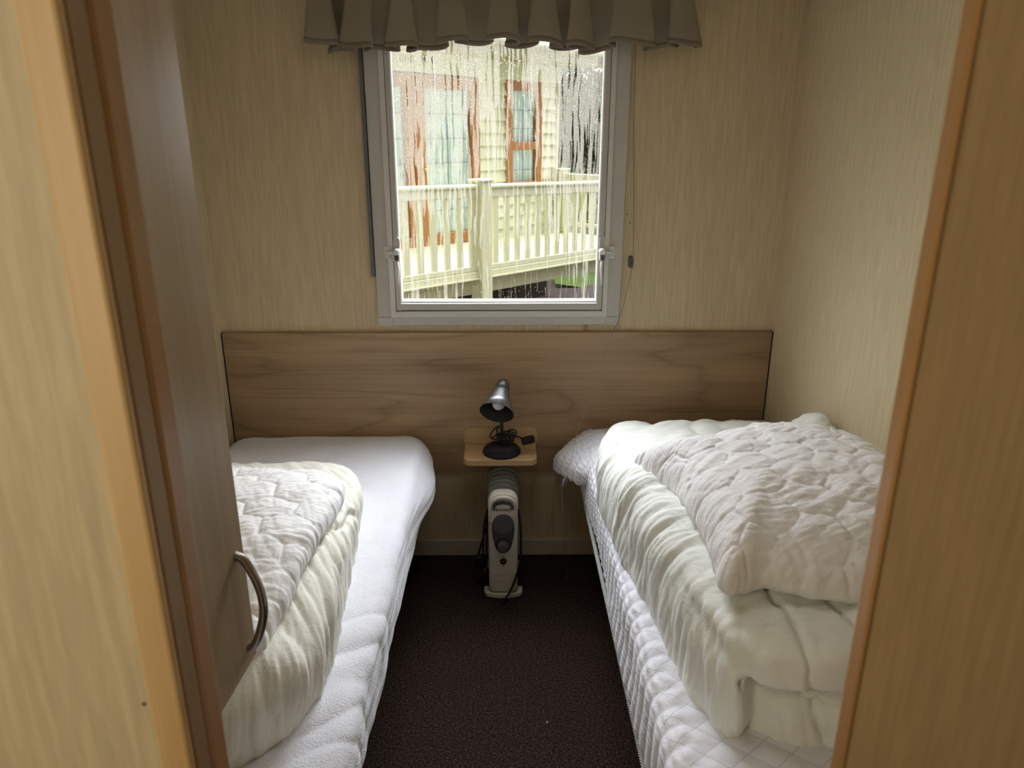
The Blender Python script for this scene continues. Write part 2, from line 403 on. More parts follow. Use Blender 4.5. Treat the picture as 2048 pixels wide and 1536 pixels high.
# outdoors
M['clad'] = m_plain('cream_cladding', (.56, .55, .38), .5)
M['deck'] = m_plain('cream_deck_vinyl', (.52, .51, .33), .5)
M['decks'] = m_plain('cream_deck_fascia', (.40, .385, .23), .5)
M['brown'] = m_plain('brown_frame', (.33, .125, .022), .5)
M['brassy'] = m_plain('brass_handle', (.6, .42, .12), .3, .8)
M['curt'] = m_plain('teal_curtain', (.70, .80, .77), .9)
M['lead'] = m_plain('leaded_strip', (.12, .13, .13), .5)
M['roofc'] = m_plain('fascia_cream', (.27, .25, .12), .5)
M['roof'] = m_plain('roof_tile', (.22, .18, .17), .8)
M['soil'] = m_plain('damp_soil', (.03, .024, .022), 1, spec=0)
M['grass'] = m_plain('grass', (.040, .058, .016), 1, 0, .02, 20, spec=0)
M['leaf'] = m_plain('hedge_leaf', (.05, .085, .03), .7)
M['leaf2'] = m_plain('shrub_leaf', (.16, .30, .03), .7)
M['bark'] = m_plain('bark', (.05, .04, .03), .9)
M['plank'] = m_plain('weathered_plank', (.16, .15, .16), .8)
M['plankr'] = m_plain('reddish_plank', (.22, .12, .09), .8)

# ------------------------------------------------------------------ room shell
D = 2.53; XL = -.985; XR = .95; CZ = 2.06
def struct(name, mb, m, bevel=0, parent=None):
    return tag(mb.build(name, m, parent, bevel=bevel), kind='structure')
struct('floor', MB().box(-1.3, 1.3, -.9, D+.1, -.06, 0), M['carpet'])
struct('ceiling', MB().box(-1.3, 1.3, -.9, D+.1, CZ, CZ+.05), M['ceil'])
WX0, WX1, WZ0, WZ1 = -.392, .362, .965, 1.90      # hole in the wall
mb = MB(); mb.box(XL-.06, WX0, D, D+.05, 0, CZ); mb.box(WX1, XR+.06, D, D+.05, 0, CZ); mb.box(WX0, WX1, D, D+.05, 0, WZ0); mb.box(WX0, WX1, D, D+.05, WZ1, CZ)
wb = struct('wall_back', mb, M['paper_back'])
struct('wall_left', MB().box(XL-.06, XL, .5225, D, 0, CZ), M['paper'])
struct('wall_right', MB().box(XR, XR+.06, .515, D, 0, CZ), M['paper'])
YP = .50
wfl = struct('wall_front_left', MB().box(-1.3, -.2865, YP-.006, YP+.022, 0, CZ), M['paper'])
struct('wall_front_right', MB().box(.2925, 1.3, YP, YP+.014, 0, CZ), M['panel'])
struct('wall_corridor_left', MB().box(-1.04, -.98, -.9, YP, 0, CZ), M['paper'])
struct('wall_corridor_right', MB().box(1.3, 1.36, -.9, YP+.014, 0, CZ), M['paper'])
struct('wall_corridor_rear', MB().box(-1.36, 1.36, -.96, -.9, 0, CZ), M['paper'])
MB().add([(-.295+.002*math.cos(2*PI*k/8), YP-.0065, 1.109+.0018*math.sin(2*PI*k/8)) for k in range(8)], [tuple(range(8))]).build('screw_hole', M['grey'], wfl)
# door lining and edge strips
struct('trim_1', MB().box(-.2883, -.2625, YP-.012, YP-.002, 0, CZ), M['trim_l'], .003)
struct('trim_2', MB().box(-.2865, -.2622, YP-.002, YP+.022, 0, CZ), M['lining'], .001)
struct('trim_3', MB().box(-.2950, -.2605, YP+.022, YP+.057, 0, CZ), M['trim_o'], .006)
struct('trim_4', MB().box(.2900, .2940, YP-.003, YP+.0145, 0, CZ), M['trim_o'], .002)
struct('baseboard_back', MB().box(-.9, .9, D-.012, D-.0005, 0, .066), M['skirt'], .002)
# little marks: screw holes left in the back wall, batten end under the window
mb = MB()
for x, z in ((-.432, 1.303), (-.438, 1.176), (-.438, 1.133), (.418, 1.297), (.428, 1.270), (-.985+.0, 3)):
    if z < 2: mb.add([(x+.0022*math.cos(2*PI*k/8), D-.0006, z+.0022*math.sin(2*PI*k/8)) for k in range(8)], [tuple(range(8))])
struct('trim_5', mb, M['black'])
struct('trim_6', MB().box(.283, .299, D-.003, D-.0004, .897, .919), M['trim_o'])

# headboard
hb = MB().box(XL+.004, XR-.004, D-.019, D-.001, .358, .895).build('headboard', M['head'], bevel=.0012)
tag(hb, 'wide brown wood-grain headboard panel across the back wall under the window', 'headboard')
MB().box(XL+.0005, XL+.0045, D-.0195, D-.001, .358, .895).build('gap_strip', M['black'], hb)  # black strip put in for the dark gap at each end
MB().box(XR-.0045, XR-.0005, D-.0195, D-.001, .358, .895).build('gap_strip', M['black'], hb)

# ------------------------------------------------------------------ window
win = tag(empty('window_1', (0, D, 0)), kind='structure')
def P(name, mb, m, par=None, **k): return mb.build(name, m, par or win, **k)
# coordinates local: y 0 = wall face
OX0, OX1, OZ0, OZ1 = -.434, .405, .921, 1.93
mb = MB()   # flat outer trim on the wall
mb.box(OX0, -.389, -.014, 0, OZ0+.0285, OZ1-.03); mb.box(.360, OX1, -.014, 0, OZ0+.0285, OZ1-.03)
mb.box(OX0+.04, OX1-.04, -.014, 0, OZ0, OZ0+.0285); mb.box(OX0+.04, OX1-.04, -.014, 0, OZ1-.03, OZ1)
P('outer_trim', mb, M['alu'], bevel=.0015)
for x0, x1 in ((OX0-.001, OX0+.05), (OX1-.05, OX1+.001)):
    r = [.014, .002, .002, .002] if x0 < 0 else [.002, .014, .002, .002]
    P('corner_cap', MB().prism(rrect(x0, x1, OZ0-.001, OZ0+.0285, r, 4), .0165, XZ(0)), M['alu'], bevel=.001)
mb = MB()   # inner fixed frame
for a in ((-.389, -.372, .9495, 1.90), (.345, .360, .9495, 1.90), (-.372, .345, .9495, .971), (-.372, .345, 1.885, 1.90)): mb.box(a[0], a[1], -.020, .05, a[2], a[3])
P('inner_frame', mb, M['alu_l'], bevel=.002)
mb = MB()
for a in ((-.372, -.3695, .971, 1.885), (.3425, .345, .971, 1.885), (-.372, .345, .971, .9738), (-.372, .345, 1.882, 1.885)): mb.box(a[0], a[1], -.013, .045, a[2], a[3])
P('gasket', mb, M['gasket'])
mb = MB()   # opening sash
for a in ((-.3695, -.3545, .9738, 1.882), (.3265, .3425, .9738, 1.882), (-.3545, .3265, .9738, .998), (-.3545, .3265, 1.862, 1.882)): mb.box(a[0], a[1], -.016, .045, a[2], a[3])
P('sash', mb, M['alu'], bevel=.002)
mb = MB()
for a in ((-.3545, -.3505, .998, 1.862), (.3225, .3265, .998, 1.862), (-.3505, .3225, .998, 1.004), (-.3505, .3225, 1.858, 1.862)): mb.box(a[0], a[1], -.004, .034, a[2], a[3])
P('glazing_bead', mb, M['white'], bevel=.0008)
P('glass_pane', MB().box(-.3505, .3225, .0200, .0216, 1.004, 1.858), M['glass'])
# condensation drops clinging to the room side of the pane
rng = random.Random(5); mb = MB()
def drop(x, z, r, st=1.0):
    n = 7; vs = [(x, .0200-r*.55, z)]; fs = []
    for (rr_, h) in ((.62, .42), (1, 0)):
        for k in range(n):
            a = 2*PI*k/n; vs.append((x+r*rr_*math.cos(a), .0200-r*h, z+r*st*rr_*math.sin(a)))
    for k in range(n): fs += [(0, 1+k, 1+(k+1) % n), (1+k, 1+n+k, 1+n+(k+1) % n, 1+(k+1) % n)]
    mb.add(vs, fs)
for i in range(1500): drop(rng.uniform(-.345, .317), rng.uniform(1.01, 1.85), rng.choice((.0007, .0009, .0012, .0016)))
for i in range(70):   # beaded runs
    x = rng.uniform(-.34, .315); z = rng.uniform(1.02, 1.8); L = rng.uniform(.04, .35)
    if i % 3 == 0: z = 1.01+rng.uniform(.02, .1); L = rng.uniform(.03, .1)
    k = z
    while k > max(1.008, z-L):
        drop(x+.0015*math.sin(k*60+i), k, rng.uniform(.0008, .0017), 1.4); k -= rng.uniform(.0035, .008)
dr = P('condensation_drops', mb, M['drop'], smooth=True); tag(dr, kind='stuff')
# fasteners
def fastener(xc, sx, zc=1.165):
    h = empty('window_handle', (xc, 0, zc)); h.parent = win
    pl = [p.to_2d() for p in catmull([(0, .016, 0), (.009, .024, 0), (.009, .052, 0), (0, .060, 0), (-.009, .052, 0), (-.009, .024, 0)], 6, True)]
    MB().prism([(p.x*.92, p.y) for p in pl], .0195, XZ(0)).build('backplate', M['alu'], h, bevel=.001)
    MB().tube([(p.x, -.020, p.y) for p in pl], .0014, 6, True).build('backplate_rim', M['white'], h, smooth=True)
    MB().lathe([(0, .030), (.008, .029), (.0115, .024), (.0125, .012), (.0125, 0)], 20, XZ(-.014) @ Matrix.Translation((0, .012, 0))).build('pivot', M['white'], h, smooth=True)
    MB().prism(rrect(-.011, .011, -.022, .018, .010), .022, XZ(-.016)).build('body', M['white'], h, bevel=.003)
    MB().prism(rrect(-.0065, .0065, -.016, .010, .0064), .004, XZ(-.037)).build('button', M['darkbutton'], h, bevel=.001)
    s = sx
    MB().bar((0, -.032, .011), (s*.036, -.032, .009), .008, .007).build('tongue', M['white'], h, bevel=.0015)
    mbb = MB(); mbb.tube([(s*-.001, -.036, -.018), (s*-.004, -.040, -.045), (s*-.002, -.042, -.075), (s*-.001, -.042, -.098)], [.0055, .0048, .0036, .0026], 10)
    mbb.build('lever', M['white'], h, smooth=True)
    MB().box(min(s*.022, s*.043), max(s*.022, s*.043), -.0245, -.012, -.012, .030).build('keeper', M['alu_l'], h, bevel=.002)
fastener(-.357, -1); fastener(.336, 1)
# blind side rail, cord and tensioner
br = MB().box(-.4475, -.4365, D-.022, D-.0005, 1.092, 1.95).build('blind_side_rail', M['rail'], bevel=.001)
tag(br, 'thin dark grey blind channel fixed to the wall left of the window frame', 'blind rail')
ct = empty('cord_tensioner', (.4365, D, 1.139)); tag(ct, 'small grey cord tensioner fixed to the wall right of the window', 'cord tensioner')
MB().prism(rrect(-.008, .008, -.021, .021, .0078), .006, XZ(0)).build('backing', M['tassel'], ct, bevel=.001)
mb = MB(); mb.lathe([(0, .014), (.006, .013), (.0095, .010), (.010, .006)], 18, XZ(0) @ Matrix.Translation((0, .006, 0))); mb.lathe([(0, .012), (.005, .012), (.0075, .009), (.008, .006)], 18, XZ(0) @ Matrix.Translation((0, -.010, 0)))
mb.build('wheel', M['grey_l'], ct, smooth=True)
for zz in (.012, .003, -.006): MB().tube([(-.006, -.014, zz), (.006, -.0155, zz+.004)], .0008, 6).build('wire', M['chrome'], ct)
pc = empty('pull_cord', (.44, D, 1.95)); tag(pc, 'thin grey blind cord hanging from window right side down to the right bed', 'cord')
def loc(p): return tuple(Vector(p)-Vector((.44, D, 1.95)))
c1 = catmull([(.4145, D-.016, 1.93), (.421, D-.018, 1.60), (.434, D-.018, 1.35), (.4425, D-.018, 1.15), (.4405, D-.017, 1.115)], 10)
MB().tube([loc(p) for p in c1], .0011, 6).build('cord', M['cordg'], pc, smooth=True)
c2 = catmull([(.4385, D-.017, 1.115), (.410, D-.030, .975), (.376, D-.040, .88), (.326, D-.058, .72), (.299, D-.08, .645), (.262, 2.40, .575), (.216, 2.20, .530), (.199, 2.16, .497)], 10)
MB().tube([loc(p) for p in c2], .0010, 6).build('cord', M['cordg'], pc, smooth=True)
MB().tube([loc((.302, D-.076, .655)), loc((.309, D-.079, .663)), loc((.300, D-.079, .655)), loc((.290, D-.082, .638)), loc((.284, D-.082, .640))], .0011, 6).build('knot', M['cordg'], pc)
for a, b2 in (((.203, 2.165, .512), (.196, 2.155, .482)), ((.195, 2.16, .500), (.187, 2.15, .470))):
    MB().tube([loc(a), loc(tuple((Vector(a)+Vector(b2))/2)), loc(b2)], [.0032, .0045, .0050], 10).build('tassel', M['tassel'], pc, smooth=True)
MB().tube([loc(p) for p in catmull([(.187, 2.15, .475), (.195, 2.17, .33), (.215, 2.24, .15), (.225, 2.30, .03)], 8)], .0008, 6).build('cord', M['cordg'], pc)

# ------------------------------------------------------------------ valance
va = empty('valance', (0, D-.09, 1.8)); tag(va, 'gathered taupe fabric valance hanging over the top of the window', 'valance')
n = 520; rows = 26
ts = np.linspace(0, 1, n)
# pleats: centre, width, overlap
ph = np.cumsum(1+.75*np.interp(ts, np.linspace(0, 1, 14), [0, .8, -.3, .9, -.5, .5, -.7, .8, .1, .9, -.2, -.6, .5, 0])); ph = ph/ph[-1]*PI*2*8.5
V = []
for j in range(rows):
    t = j/(rows-1)            # 0 bottom 1 top
    amp = (.036+.012*np.sin(ph*.31+.7))*(1-.55*t); ov = .034*(1-.75*t)
    x = -.565+1.13*ts - ov*np.sin(2*ph) + .009*np.sin(ph*.37+1)*(1-t)
    x = x + (x-0)*(.02*(1-t))
    y = -amp*np.sin(ph+.35*np.sin(ph*.5)) - .010*np.sin(ph*2.3+1)*(1-t)*.6 + .0015*np.sin(ph*5.1)
    zb = 1.806 + .009*np.sin(ph*.23+2) + .011*np.sin(ph+.8)*(.6+.4*np.sin(ph*.47)) - .014*(np.abs(ts-.5)*2)**3 + .004*np.sin(ph*3.1)
    z = zb-1.8 + t*(.175)
    V.append(np.stack([x, y, z], -1))
V = np.array(V)
def sheet(Vg, r0, r1):
    G = Vg[r0:r1]; a, b_ = G.shape[:2]; m_ = MB()
    m_.add(G.reshape(-1, 3).tolist(), [(i*b_+k, i*b_+k+1, (i+1)*b_+k+1, (i+1)*b_+k) for i in range(a-1) for k in range(b_-1)])
    return m_
o = sheet(V, 2, rows).build('fabric', M['valance'], va, smooth=True); s_ = o.modifiers.new('s', 'SOLIDIFY'); s_.thickness = .0016
Vh = V[:3].copy(); Vh[:, :, 1] -= .0006
o = sheet(Vh, 0, 3).build('hem', M['hem'], va, smooth=True); s_ = o.modifiers.new('s', 'SOLIDIFY'); s_.thickness = .0032
MB().tube([(-.60, .03, .15), (.60, .03, .15)], .010, 12).build('curtain_rod', M['white'], va, smooth=True)
for s in (-.45, .45): MB().box(s-.01, s+.01, .03, .0895, .14, .16).build('bracket', M['white'], va)

# ------------------------------------------------------------------ wardrobe over the left bed
WY = 1.0
wr = empty('wardrobe', (-.70, .8, .755)); tag(wr, 'brown wood-grain overbed wardrobe with bow handle above the left bed', 'wardrobe')
def W(v): return tuple(Vector(v)-Vector((-.70, .8, .755)))
mb = MB()
x0, x1, y0, y1, z0, z1 = [a for p in zip(W((XL+.002, .585, .757)), W((-.43, .985, CZ-.003))) for a in p]
mb.box(x0, x1, y0, y0+.016, z0, z1); mb.box(x0, x1, y1-.016, y1, z0, z1); mb.box(x0, x1, y0, y1, z0, z0+.016); mb.box(x0, x1, y0, y1, z1-.016, z1); mb.box(x0, x0+.01, y0, y1, z0, z1)
mb.build('body', M['carcass'], wr)
dr = empty('tmp')
Mx = Matrix.Translation(W((-.400, WY, .757))) @ Matrix.Rotation(math.radians(-4.0), 4, 'Z')
door = MB().box(-.018, 0, -.40, 0, 0, CZ-.005-.757, Mx).build('door', M['door'], wr, bevel=.0015)
bpy.data.objects.remove(dr)
hp = [(-.002, -.028, .197), (.010, -.027, .190), (.021, -.026, .168), (.0295, -.025, .138), (.032, -.025, .113), (.0295, -.025, .088), (.021, -.026, .058), (.010, -.027, .036), (-.002, -.028, .029)]
hp = [Mx @ Vector(p) for p in hp]
cc = catmull(hp, 8); mb = MB(); mb.tube(cc, [.0068]*len(cc), 14); mb.build('handle', M['chrome'], door, smooth=True)

# ------------------------------------------------------------------ beds
def grid_box(x0, x1, y0, y1, z0, z1, R, Rp, st):
    """rounded slab: plan corners Rp, edge rounding R; returns mesh"""
    V, F = puff_data([(x, y) for x, y in rrect(x0, x1, y0, y1, Rp, 3)], 10, z0, z1)
    return V, F
def slab(x0, x1, y0, y1, z0, z1, voxel, bev):
    bm = bmesh.new()
    bmesh.ops.create_cube(bm, size=1)
    for v in bm.verts: v.co = Vector(((x0+x1)/2+v.co.x*(x1-x0), (y0+y1)/2+v.co.y*(y1-y0), (z0+z1)/2+v.co.z*(z1-z0)))
    bmesh.ops.bevel(bm, geom=[e for e in bm.edges if abs(e.verts[0].co.z-e.verts[1].co.z) > 1e-4], offset=bev[0], segments=8, affect='EDGES', profile=.5)
    es = [e for e in bm.edges if e.verts[0].co.z > z1-1e-5 and e.verts[1].co.z > z1-1e-5]
    bmesh.ops.bevel(bm, geom=es, offset=bev[1], segments=8, affect='EDGES', profile=.5)
    V = np.array([tuple(v.co) for v in bm.verts]); F = [tuple(v.index for v in f.verts) for f in bm.faces]
    bm.verts.index_update(); F = [tuple(v.index for v in f.verts) for f in bm.faces]; bm.free()
    return V, F

def bedbase(name_label, x0, x1, y0, y1, cat='bed'):
    b_ = empty('bed', ((x0+x1)/2, (y0+y1)/2, 0)); tag(b_, name_label, cat)
    cx, cy = (x0+x1)/2, (y0+y1)/2
    MB().box(x0-cx, x1-cx, y0-cy, y1-cy, .27, .335).build('frame', M['black'], b_, bevel=.004)
    for sx in (x0-cx+.03, x1-cx-.03):
        for sy in (y0-cy+.08, y1-cy-.08): MB().box(sx-.02, sx+.02, sy-.02, sy+.02, 0, .27).build('leg', M['black'], b_)
    return b_
bedbase('dark low bed frame under the mattress along the left wall', XL+.012, -.33, .62, 2.49)
bedbase('dark low bed frame under the mattress along the right wall', .36, XR-.012, .62, 2.49)
# mattresses
ml = MB().prism([(x, y) for x, y in rrect(XL+.012, -.302, .61, 2.49, .06)], .145, Matrix.Translation((0, 0, .337))).build('mattress', M['tick'], bevel=.02, seg=3)
tag(ml, 'single mattress on the left bed inside a white towelling cover', 'mattress')
mr = empty('mattress', (.62, 1.55, .337)); tag(mr, 'single mattress with dark blue side and twisted piping on the right bed', 'mattress')
MB().prism([(x-.62, y-1.55) for x, y in rrect(.292, XR-.012, .61, 2.49, .06)], .165, Matrix.Translation((0, 0, .0))).build('body', M['tick'], mr, bevel=.02, seg=3)
pp = [(x-.62, y-1.55) for x, y in rrect(.277, XR-.008, .605, 2.495, .07, 5)]
MB().tube([(x, y, .021) for x, y in pp], .0062, 8, True).build('piping', M['piping'], mr, smooth=True)

# left towelling protector: top + side skirt, slack and creased
V, F = slab(XL+.005, -.272, .59, 2.507, .352, .523, .006, (.085, .05))
me = fuse([(V, F)], .0065, 4)
c = get_co(me); nn = get_no(me)
x, y, z = c.T
side = sstep(-.36, -.27, x); topm = sstep(.49, .515, z)
# soft crown, lower toward the edge nearest the door
w1 = fbm(np.stack([x*4+y*2.2, y*5-x*6, z*6], -1), 3)
dg_ = (x*.75+y*.66)      # diagonal rumples on the near half
wr_ = crease(np.stack([(x*.8-y*.9)*9, dg_*3.2, z*5], -1), .16)*sstep(1.9, 1.2, y)
d = .0035*w1 - .0075*wr_*sstep(-.75, -.45, x) + .006*sstep(1.7, 1.1, y)*noise(np.stack([(x*.8-y*.9)*13, dg_*4, z*4], -1))
# vertical side: long pleats running along the bed
pl_ = noise(np.stack([z*60, y*2.2, x*8], -1))*.0035 + crease(np.stack([z*34+y*1.2, y*1.6, x*0+3], -1), .14)*-.004
sidem = sstep(-.33, -.285, x)*sstep(.51, .47, z)
bulge = .030*np.exp(-((y-2.24)/.17)**2)*np.exp(-((z-.42)/.05)**2) + .012*np.exp(-((z-.44)/.05)**2)*sstep(1.9, 2.2, y)
c = c + nn*(d + pl_*sidem)[:, None]
c[:, 0] += bulge*sidem - .026*sstep(.44, .34, z)*sstep(2.3, 1.0, y)*side*.2
set_co(me, c)
pl = link('mattress_protector', me, M['terry'], smooth=True); tag(pl, 'white towelling fitted protector stretched over the left mattress', 'mattress protector')

# right quilted protector
V, F = slab(.280, XR-.004, .59, 2.507, .372, .545, .006, (.07, .045))
V2, F2 = puff_data([(.32, 2.505), (.25, 2.50), (.195, 2.465), (.188, 2.43), (.215, 2.35), (.262, 2.22), (.33, 2.2), (.37, 2.40)], 24, .435, .505, .7, .8)
V2[:, 2] += (V2[:, 0]-.25)*.62
me = fuse([(V, F), (V2, F2)], .0045, 5)
c = get_co(me); nn = get_no(me); x, y, z = c.T
topm = sstep(.30, .33, x)*sstep(.50, .53, z); sd = sstep(.345, .305, x)
def dist_saw(a): return np.abs((a % 1)-.5)*2
pt = .062
da = dist_saw((x*.82+y)/pt); db = dist_saw((-x*.82+y)/pt)     # 0 at seams
puf = (np.minimum(da, 1)**.5)*(np.minimum(db, 1)**.5)
small = noise(np.stack([x*40, y*40, z*40], -1))
d_top = .0042*puf + .0016*small
ls = dist_saw(y/.047+.12*np.sin(z*30)); rip = np.sin((z+.25*x)*2*PI/.0155 + 2.2*noise(np.stack([x*9, y*24, z*14], -1)))
d_side = .0062*ls**.45 + .0020*rip*ls + .0012*small
d_all = d_top*(1-sd) + d_side*sd
broad = .004*fbm(np.stack([x*4, y*5, z*4], -1), 2)
c = c + nn*(d_all+broad)[:, None]
c[:, 0] += .010*np.sin(y*7+1)*sstep(.46, .38, z)*sd*.6
# hem sags lower toward the headboard and lifts toward the door
set_co(me, c)
pr = link('mattress_protector', me, M['prot'], smooth=True); tag(pr, 'white diamond-quilted protector with ruched side on the right mattress', 'mattress protector')

# ------------------------------------------------------------------ duvets
def gathers(c, along, across, per, length, seed, power=.6):
    """soft puffs with narrow valleys, long along one direction"""
    w_ = .35*noise(np.stack([along*5+seed, across*4, along*0+seed], -1))
    a = np.abs(noise(np.stack([along/length, across/per+w_*1.6, along*0+seed*3.3], -1)))**power
    b_ = np.abs(noise(np.stack([along/length*1.7, across/per*2.1+w_*3, along*0+seed*7.1], -1)))**power
    return a-.35 + .45*(b_-.35)

# right duvet: folded in two layers, a thick roll on the aisle side
roll = puff_data([(.43, 2.36), (.335, 2.24), (.285, 2.05), (.272, 1.85), (.29, 1.6), (.318, 1.38), (.338, 1.2), (.362, 1.07), (.395, 1.01), (.43, 1.04), (.46, 1.12), (.50, 1.5), (.52, 2.0), (.52, 2.3)], 40, .535, .758, .62, .85, .635)
upper = puff_data([(.37, 1.99), (.345, 1.6), (.35, 1.25), (.375, 1.08), (.44, 1.00), (.58, .985), (.74, .99), (.93, 1.0), (.935, 1.4), (.935, 1.9), (.935, 2.16), (.80, 2.22), (.62, 2.26), (.47, 2.20)], 50, .655, .765, .42, .55, .71)
lower = puff_data([(.42, 2.2), (.40, 1.6), (.42, 1.15), (.455, 1.035), (.58, 1.0), (.74, 1.005), (.935, 1.01), (.937, 1.5), (.937, 2.0), (.935, 2.38), (.7, 2.42), (.5, 2.36)], 50, .535, .665, .4, .5, .605)
corner = puff_data([(.86, 1.86), (.90, 1.84), (.937, 1.87), (.938, 1.96), (.937, 2.06), (.90, 2.08), (.84, 2.06), (.83, 1.96)], 24, .69, .86, .8, 1.1, .74)
me = fuse([roll, upper, lower, corner], .0050, 5)
c = get_co(me)
c[:, 2] -= (c[:, 2]-.54)/.2*.075*sstep(1.55, 2.35, c[:, 1])
set_co(me, c); nn = get_no(me); x, y, z = c.T
flank = sstep(.56, .40, x)*sstep(1.02, 1.45, y)*sstep(2.35, 2.1, y)
s_al = x-z*.9
ac = y-.12*(x-.3)+.22*(z-.6)+.05*np.sin(y*5.0)*(x-.3)
md = .55+.9*sstep(-.5, .6, noise(np.stack([x*5, y*6, z*5], -1)))
d = md*(.0125*gathers(c, s_al, ac, .066, .26, 2)+.0048*gathers(c, s_al, ac-.3*x, .031, .14, 6)+.0018*gathers(c, s_al, ac+.5*x, .016, .07, 11))*(.18+.82*flank)
nearv = sstep(1.35, 1.05, y)
d += (.014*gathers(c, y-.3*z, x-.45*y+.3*z, .10, .30, 7, .8)+.005*gathers(c, x+.3*y, y-.4*x, .045, .15, 17, .8))*(1-flank)
d += .007*fbm(np.stack([x*5, y*5, z*5], -1), 2, 4)
d += -.05*np.exp(-((z-(.667+.006*np.sin(x*25)))/.009)**2)*sstep(1.12, 1.03, y)*sstep(.385, .43, x)
# stitched seams across the folded top
for sx_, dep in ((.493, .015), (.592, .010), (.72, .010)):
    xs = sx_+.30*(.755-z)+.006*np.sin(y*38+sx_*9)+.004*np.sin(z*70)
    m2 = sstep(1.32, 1.2, y)
    d += -dep*np.exp(-(np.abs(x-xs)/.006)**1.3)*m2
    pk = np.exp(-(np.abs(x-xs)/.040)**1.5)*m2        # little puckers along the seam
    d += .0035*gathers(c, (x-xs)*1.0+y*.1, y+.6*z, .020, .09, int(sx_*100), .7)*pk
d += .003*gathers(c, z, x+.2*z, .022, .2, 9)*nearv*sstep(.69, .66, z)
c = c+nn*d[:, None]
c[:, 0] = np.minimum(c[:, 0], XR-.004); set_co(me, c)
du = link('duvet', me, M['duvR'], smooth=True); tag(du, 'thick greenish-white duvet folded in layers on the right bed', 'duvet')

# left duvet
outL = [(-.93, 2.02), (-.75, 2.08), (-.60, 2.085), (-.50, 2.06), (-.43, 1.98), (-.395, 1.82), (-.37, 1.5), (-.352, 1.28), (-.365, 1.13), (-.42, 1.02), (-.52, .95), (-.70, .90), (-.90, .90), (-.965, 1.2), (-.97, 1.7)]
a_ = puff_data(outL, 50, .515, .695, .5, .75, .60)
b2_ = puff_data([(-.95, 1.8), (-.7, 1.86), (-.52, 1.80), (-.46, 1.6), (-.43, 1.3), (-.44, 1.13), (-.52, 1.06), (-.75, 1.04), (-.95, 1.06)], 40, .6, .725, .5, .7, .67)
me = fuse([a_, b2_], .0050, 7)
c = get_co(me)
c[:, 2] -= (c[:, 2]-.52)/.2*.060*sstep(1.4, 2.05, c[:, 1])
set_co(me, c); nn = get_no(me); x, y, z = c.T
flank = sstep(-.62, -.45, x)*sstep(1.0, 1.2, y)
s_al = x*1.0-z*.9
ac = y+1.25*(x+.4)-.3*(z-.6)
d = (.011*gathers(c, s_al, ac, .055, .28, 4)+.006*gathers(c, s_al, ac+.5*x, .026, .11, 8))*(.35+.65*flank)
d += .008*fbm(np.stack([x*6, y*6, z*6], -1), 2, 5)
d += .007*gathers(c, y, x+.5*y, .07, .2, 14, .8)*(1-flank)
d += -.012*np.exp(-((x-(-.425+.16*(y-1.45)+.008*np.sin(y*36)))/.006)**2)*sstep(1.18, 1.25, y)*sstep(1.9, 1.75, y)*sstep(.58, .62, z)
d += -.035*np.exp(-((z-(.640+.05*np.sin(x*9)))/.009)**2)*sstep(1.06, .98, y)*sstep(-.43, -.47, x)
c = c+nn*d[:, None]; c[:, 0] = np.maximum(c[:, 0], XL+.004)
lim = (c[:, 0] < -.37) & (c[:, 1] < 1.03); c[lim, 2] = np.minimum(c[lim, 2], .75)
set_co(me, c)
du = link('duvet', me, M['duvL'], smooth=True); tag(du, 'cream-white rumpled duvet bunched on the left bed', 'duvet')

# ------------------------------------------------------------------ quilted pillows
def hexd(x, y, s):
    """distance to nearest edge of a hexagon grid of size s"""
    q = np.stack([x/s, y/s], -1); r = np.array([1, 1.7320508]); h = r/2
    a = np.mod(q, r)-h; b_ = np.mod(q-h, r)-h
    g = np.where((np.sum(a*a, 1) < np.sum(b_*b_, 1))[:, None], a, b_)
    ag = np.abs(g); return (.5-np.maximum(ag[:, 0], ag[:, 0]*.5+ag[:, 1]*.8660254))*s
def pillow(outline, z0, z1, zc, n, s, rot, seed, mt, hump=None, lean=None, vox=.0036, ep=.62, ez=.75, amp=1.0, post=None):
    V, F = puff_data(outline, n, z0, z1, ep, ez, zc, .5)
    me = fuse([(V, F)], vox, 3)
    c = get_co(me); nn = get_no(me); x, y, z = c.T
    if lean is not None: c[:, 2] += lean(x, y); x, y, z = c.T
    ca, sa = math.cos(rot), math.sin(rot); u = x*ca+y*sa; v = -x*sa+y*ca
    u = u+.012*noise(np.stack([x*9, y*9, z*3+seed], -1)); v = v+.012*noise(np.stack([x*9+7, y*9, z*3+seed], -1))
    hd = hexd(u, v*1.0, s)
    up = sstep(-.1, .3, nn[:, 2])
    P3 = np.stack([x, y, z], -1)
    jit = .35+.65*sstep(-.4, .5, noise(P3*5+3))
    d = amp*(.0055*(np.clip(hd/(.30*s), 0, 1)**.6)-.0045 - .0035*np.exp(-(hd/.0032)**2)*jit)*up
    d += .0045*fbm(P3*6, 2, seed)
    d += .0055*gathers(c, x*.8+y*.6, y*.8-x*.6, .045, .16, seed+1, .7)
    d += .0040*gathers(c, x*.3-y*.95, x*.95+y*.3, .035, .13, seed+4, .7)
    d += .0026*gathers(c, x*.95+y*.2, y*.95-x*.2, .016, .07, seed+8, .6)
    c = c+nn*d[:, None]
    if post is not None: c = post(c)
    set_co(me, c); return me
oR = [(.342, 1.765), (.45, 1.80), (.58, 1.87), (.72, 1.93), (.86, 1.91), (.925, 1.80), (.932, 1.55), (.925, 1.32), (.84, 1.17), (.70, 1.105), (.56, 1.108), (.46, 1.135), (.383, 1.112), (.392, 1.25), (.398, 1.4), (.388, 1.58)]
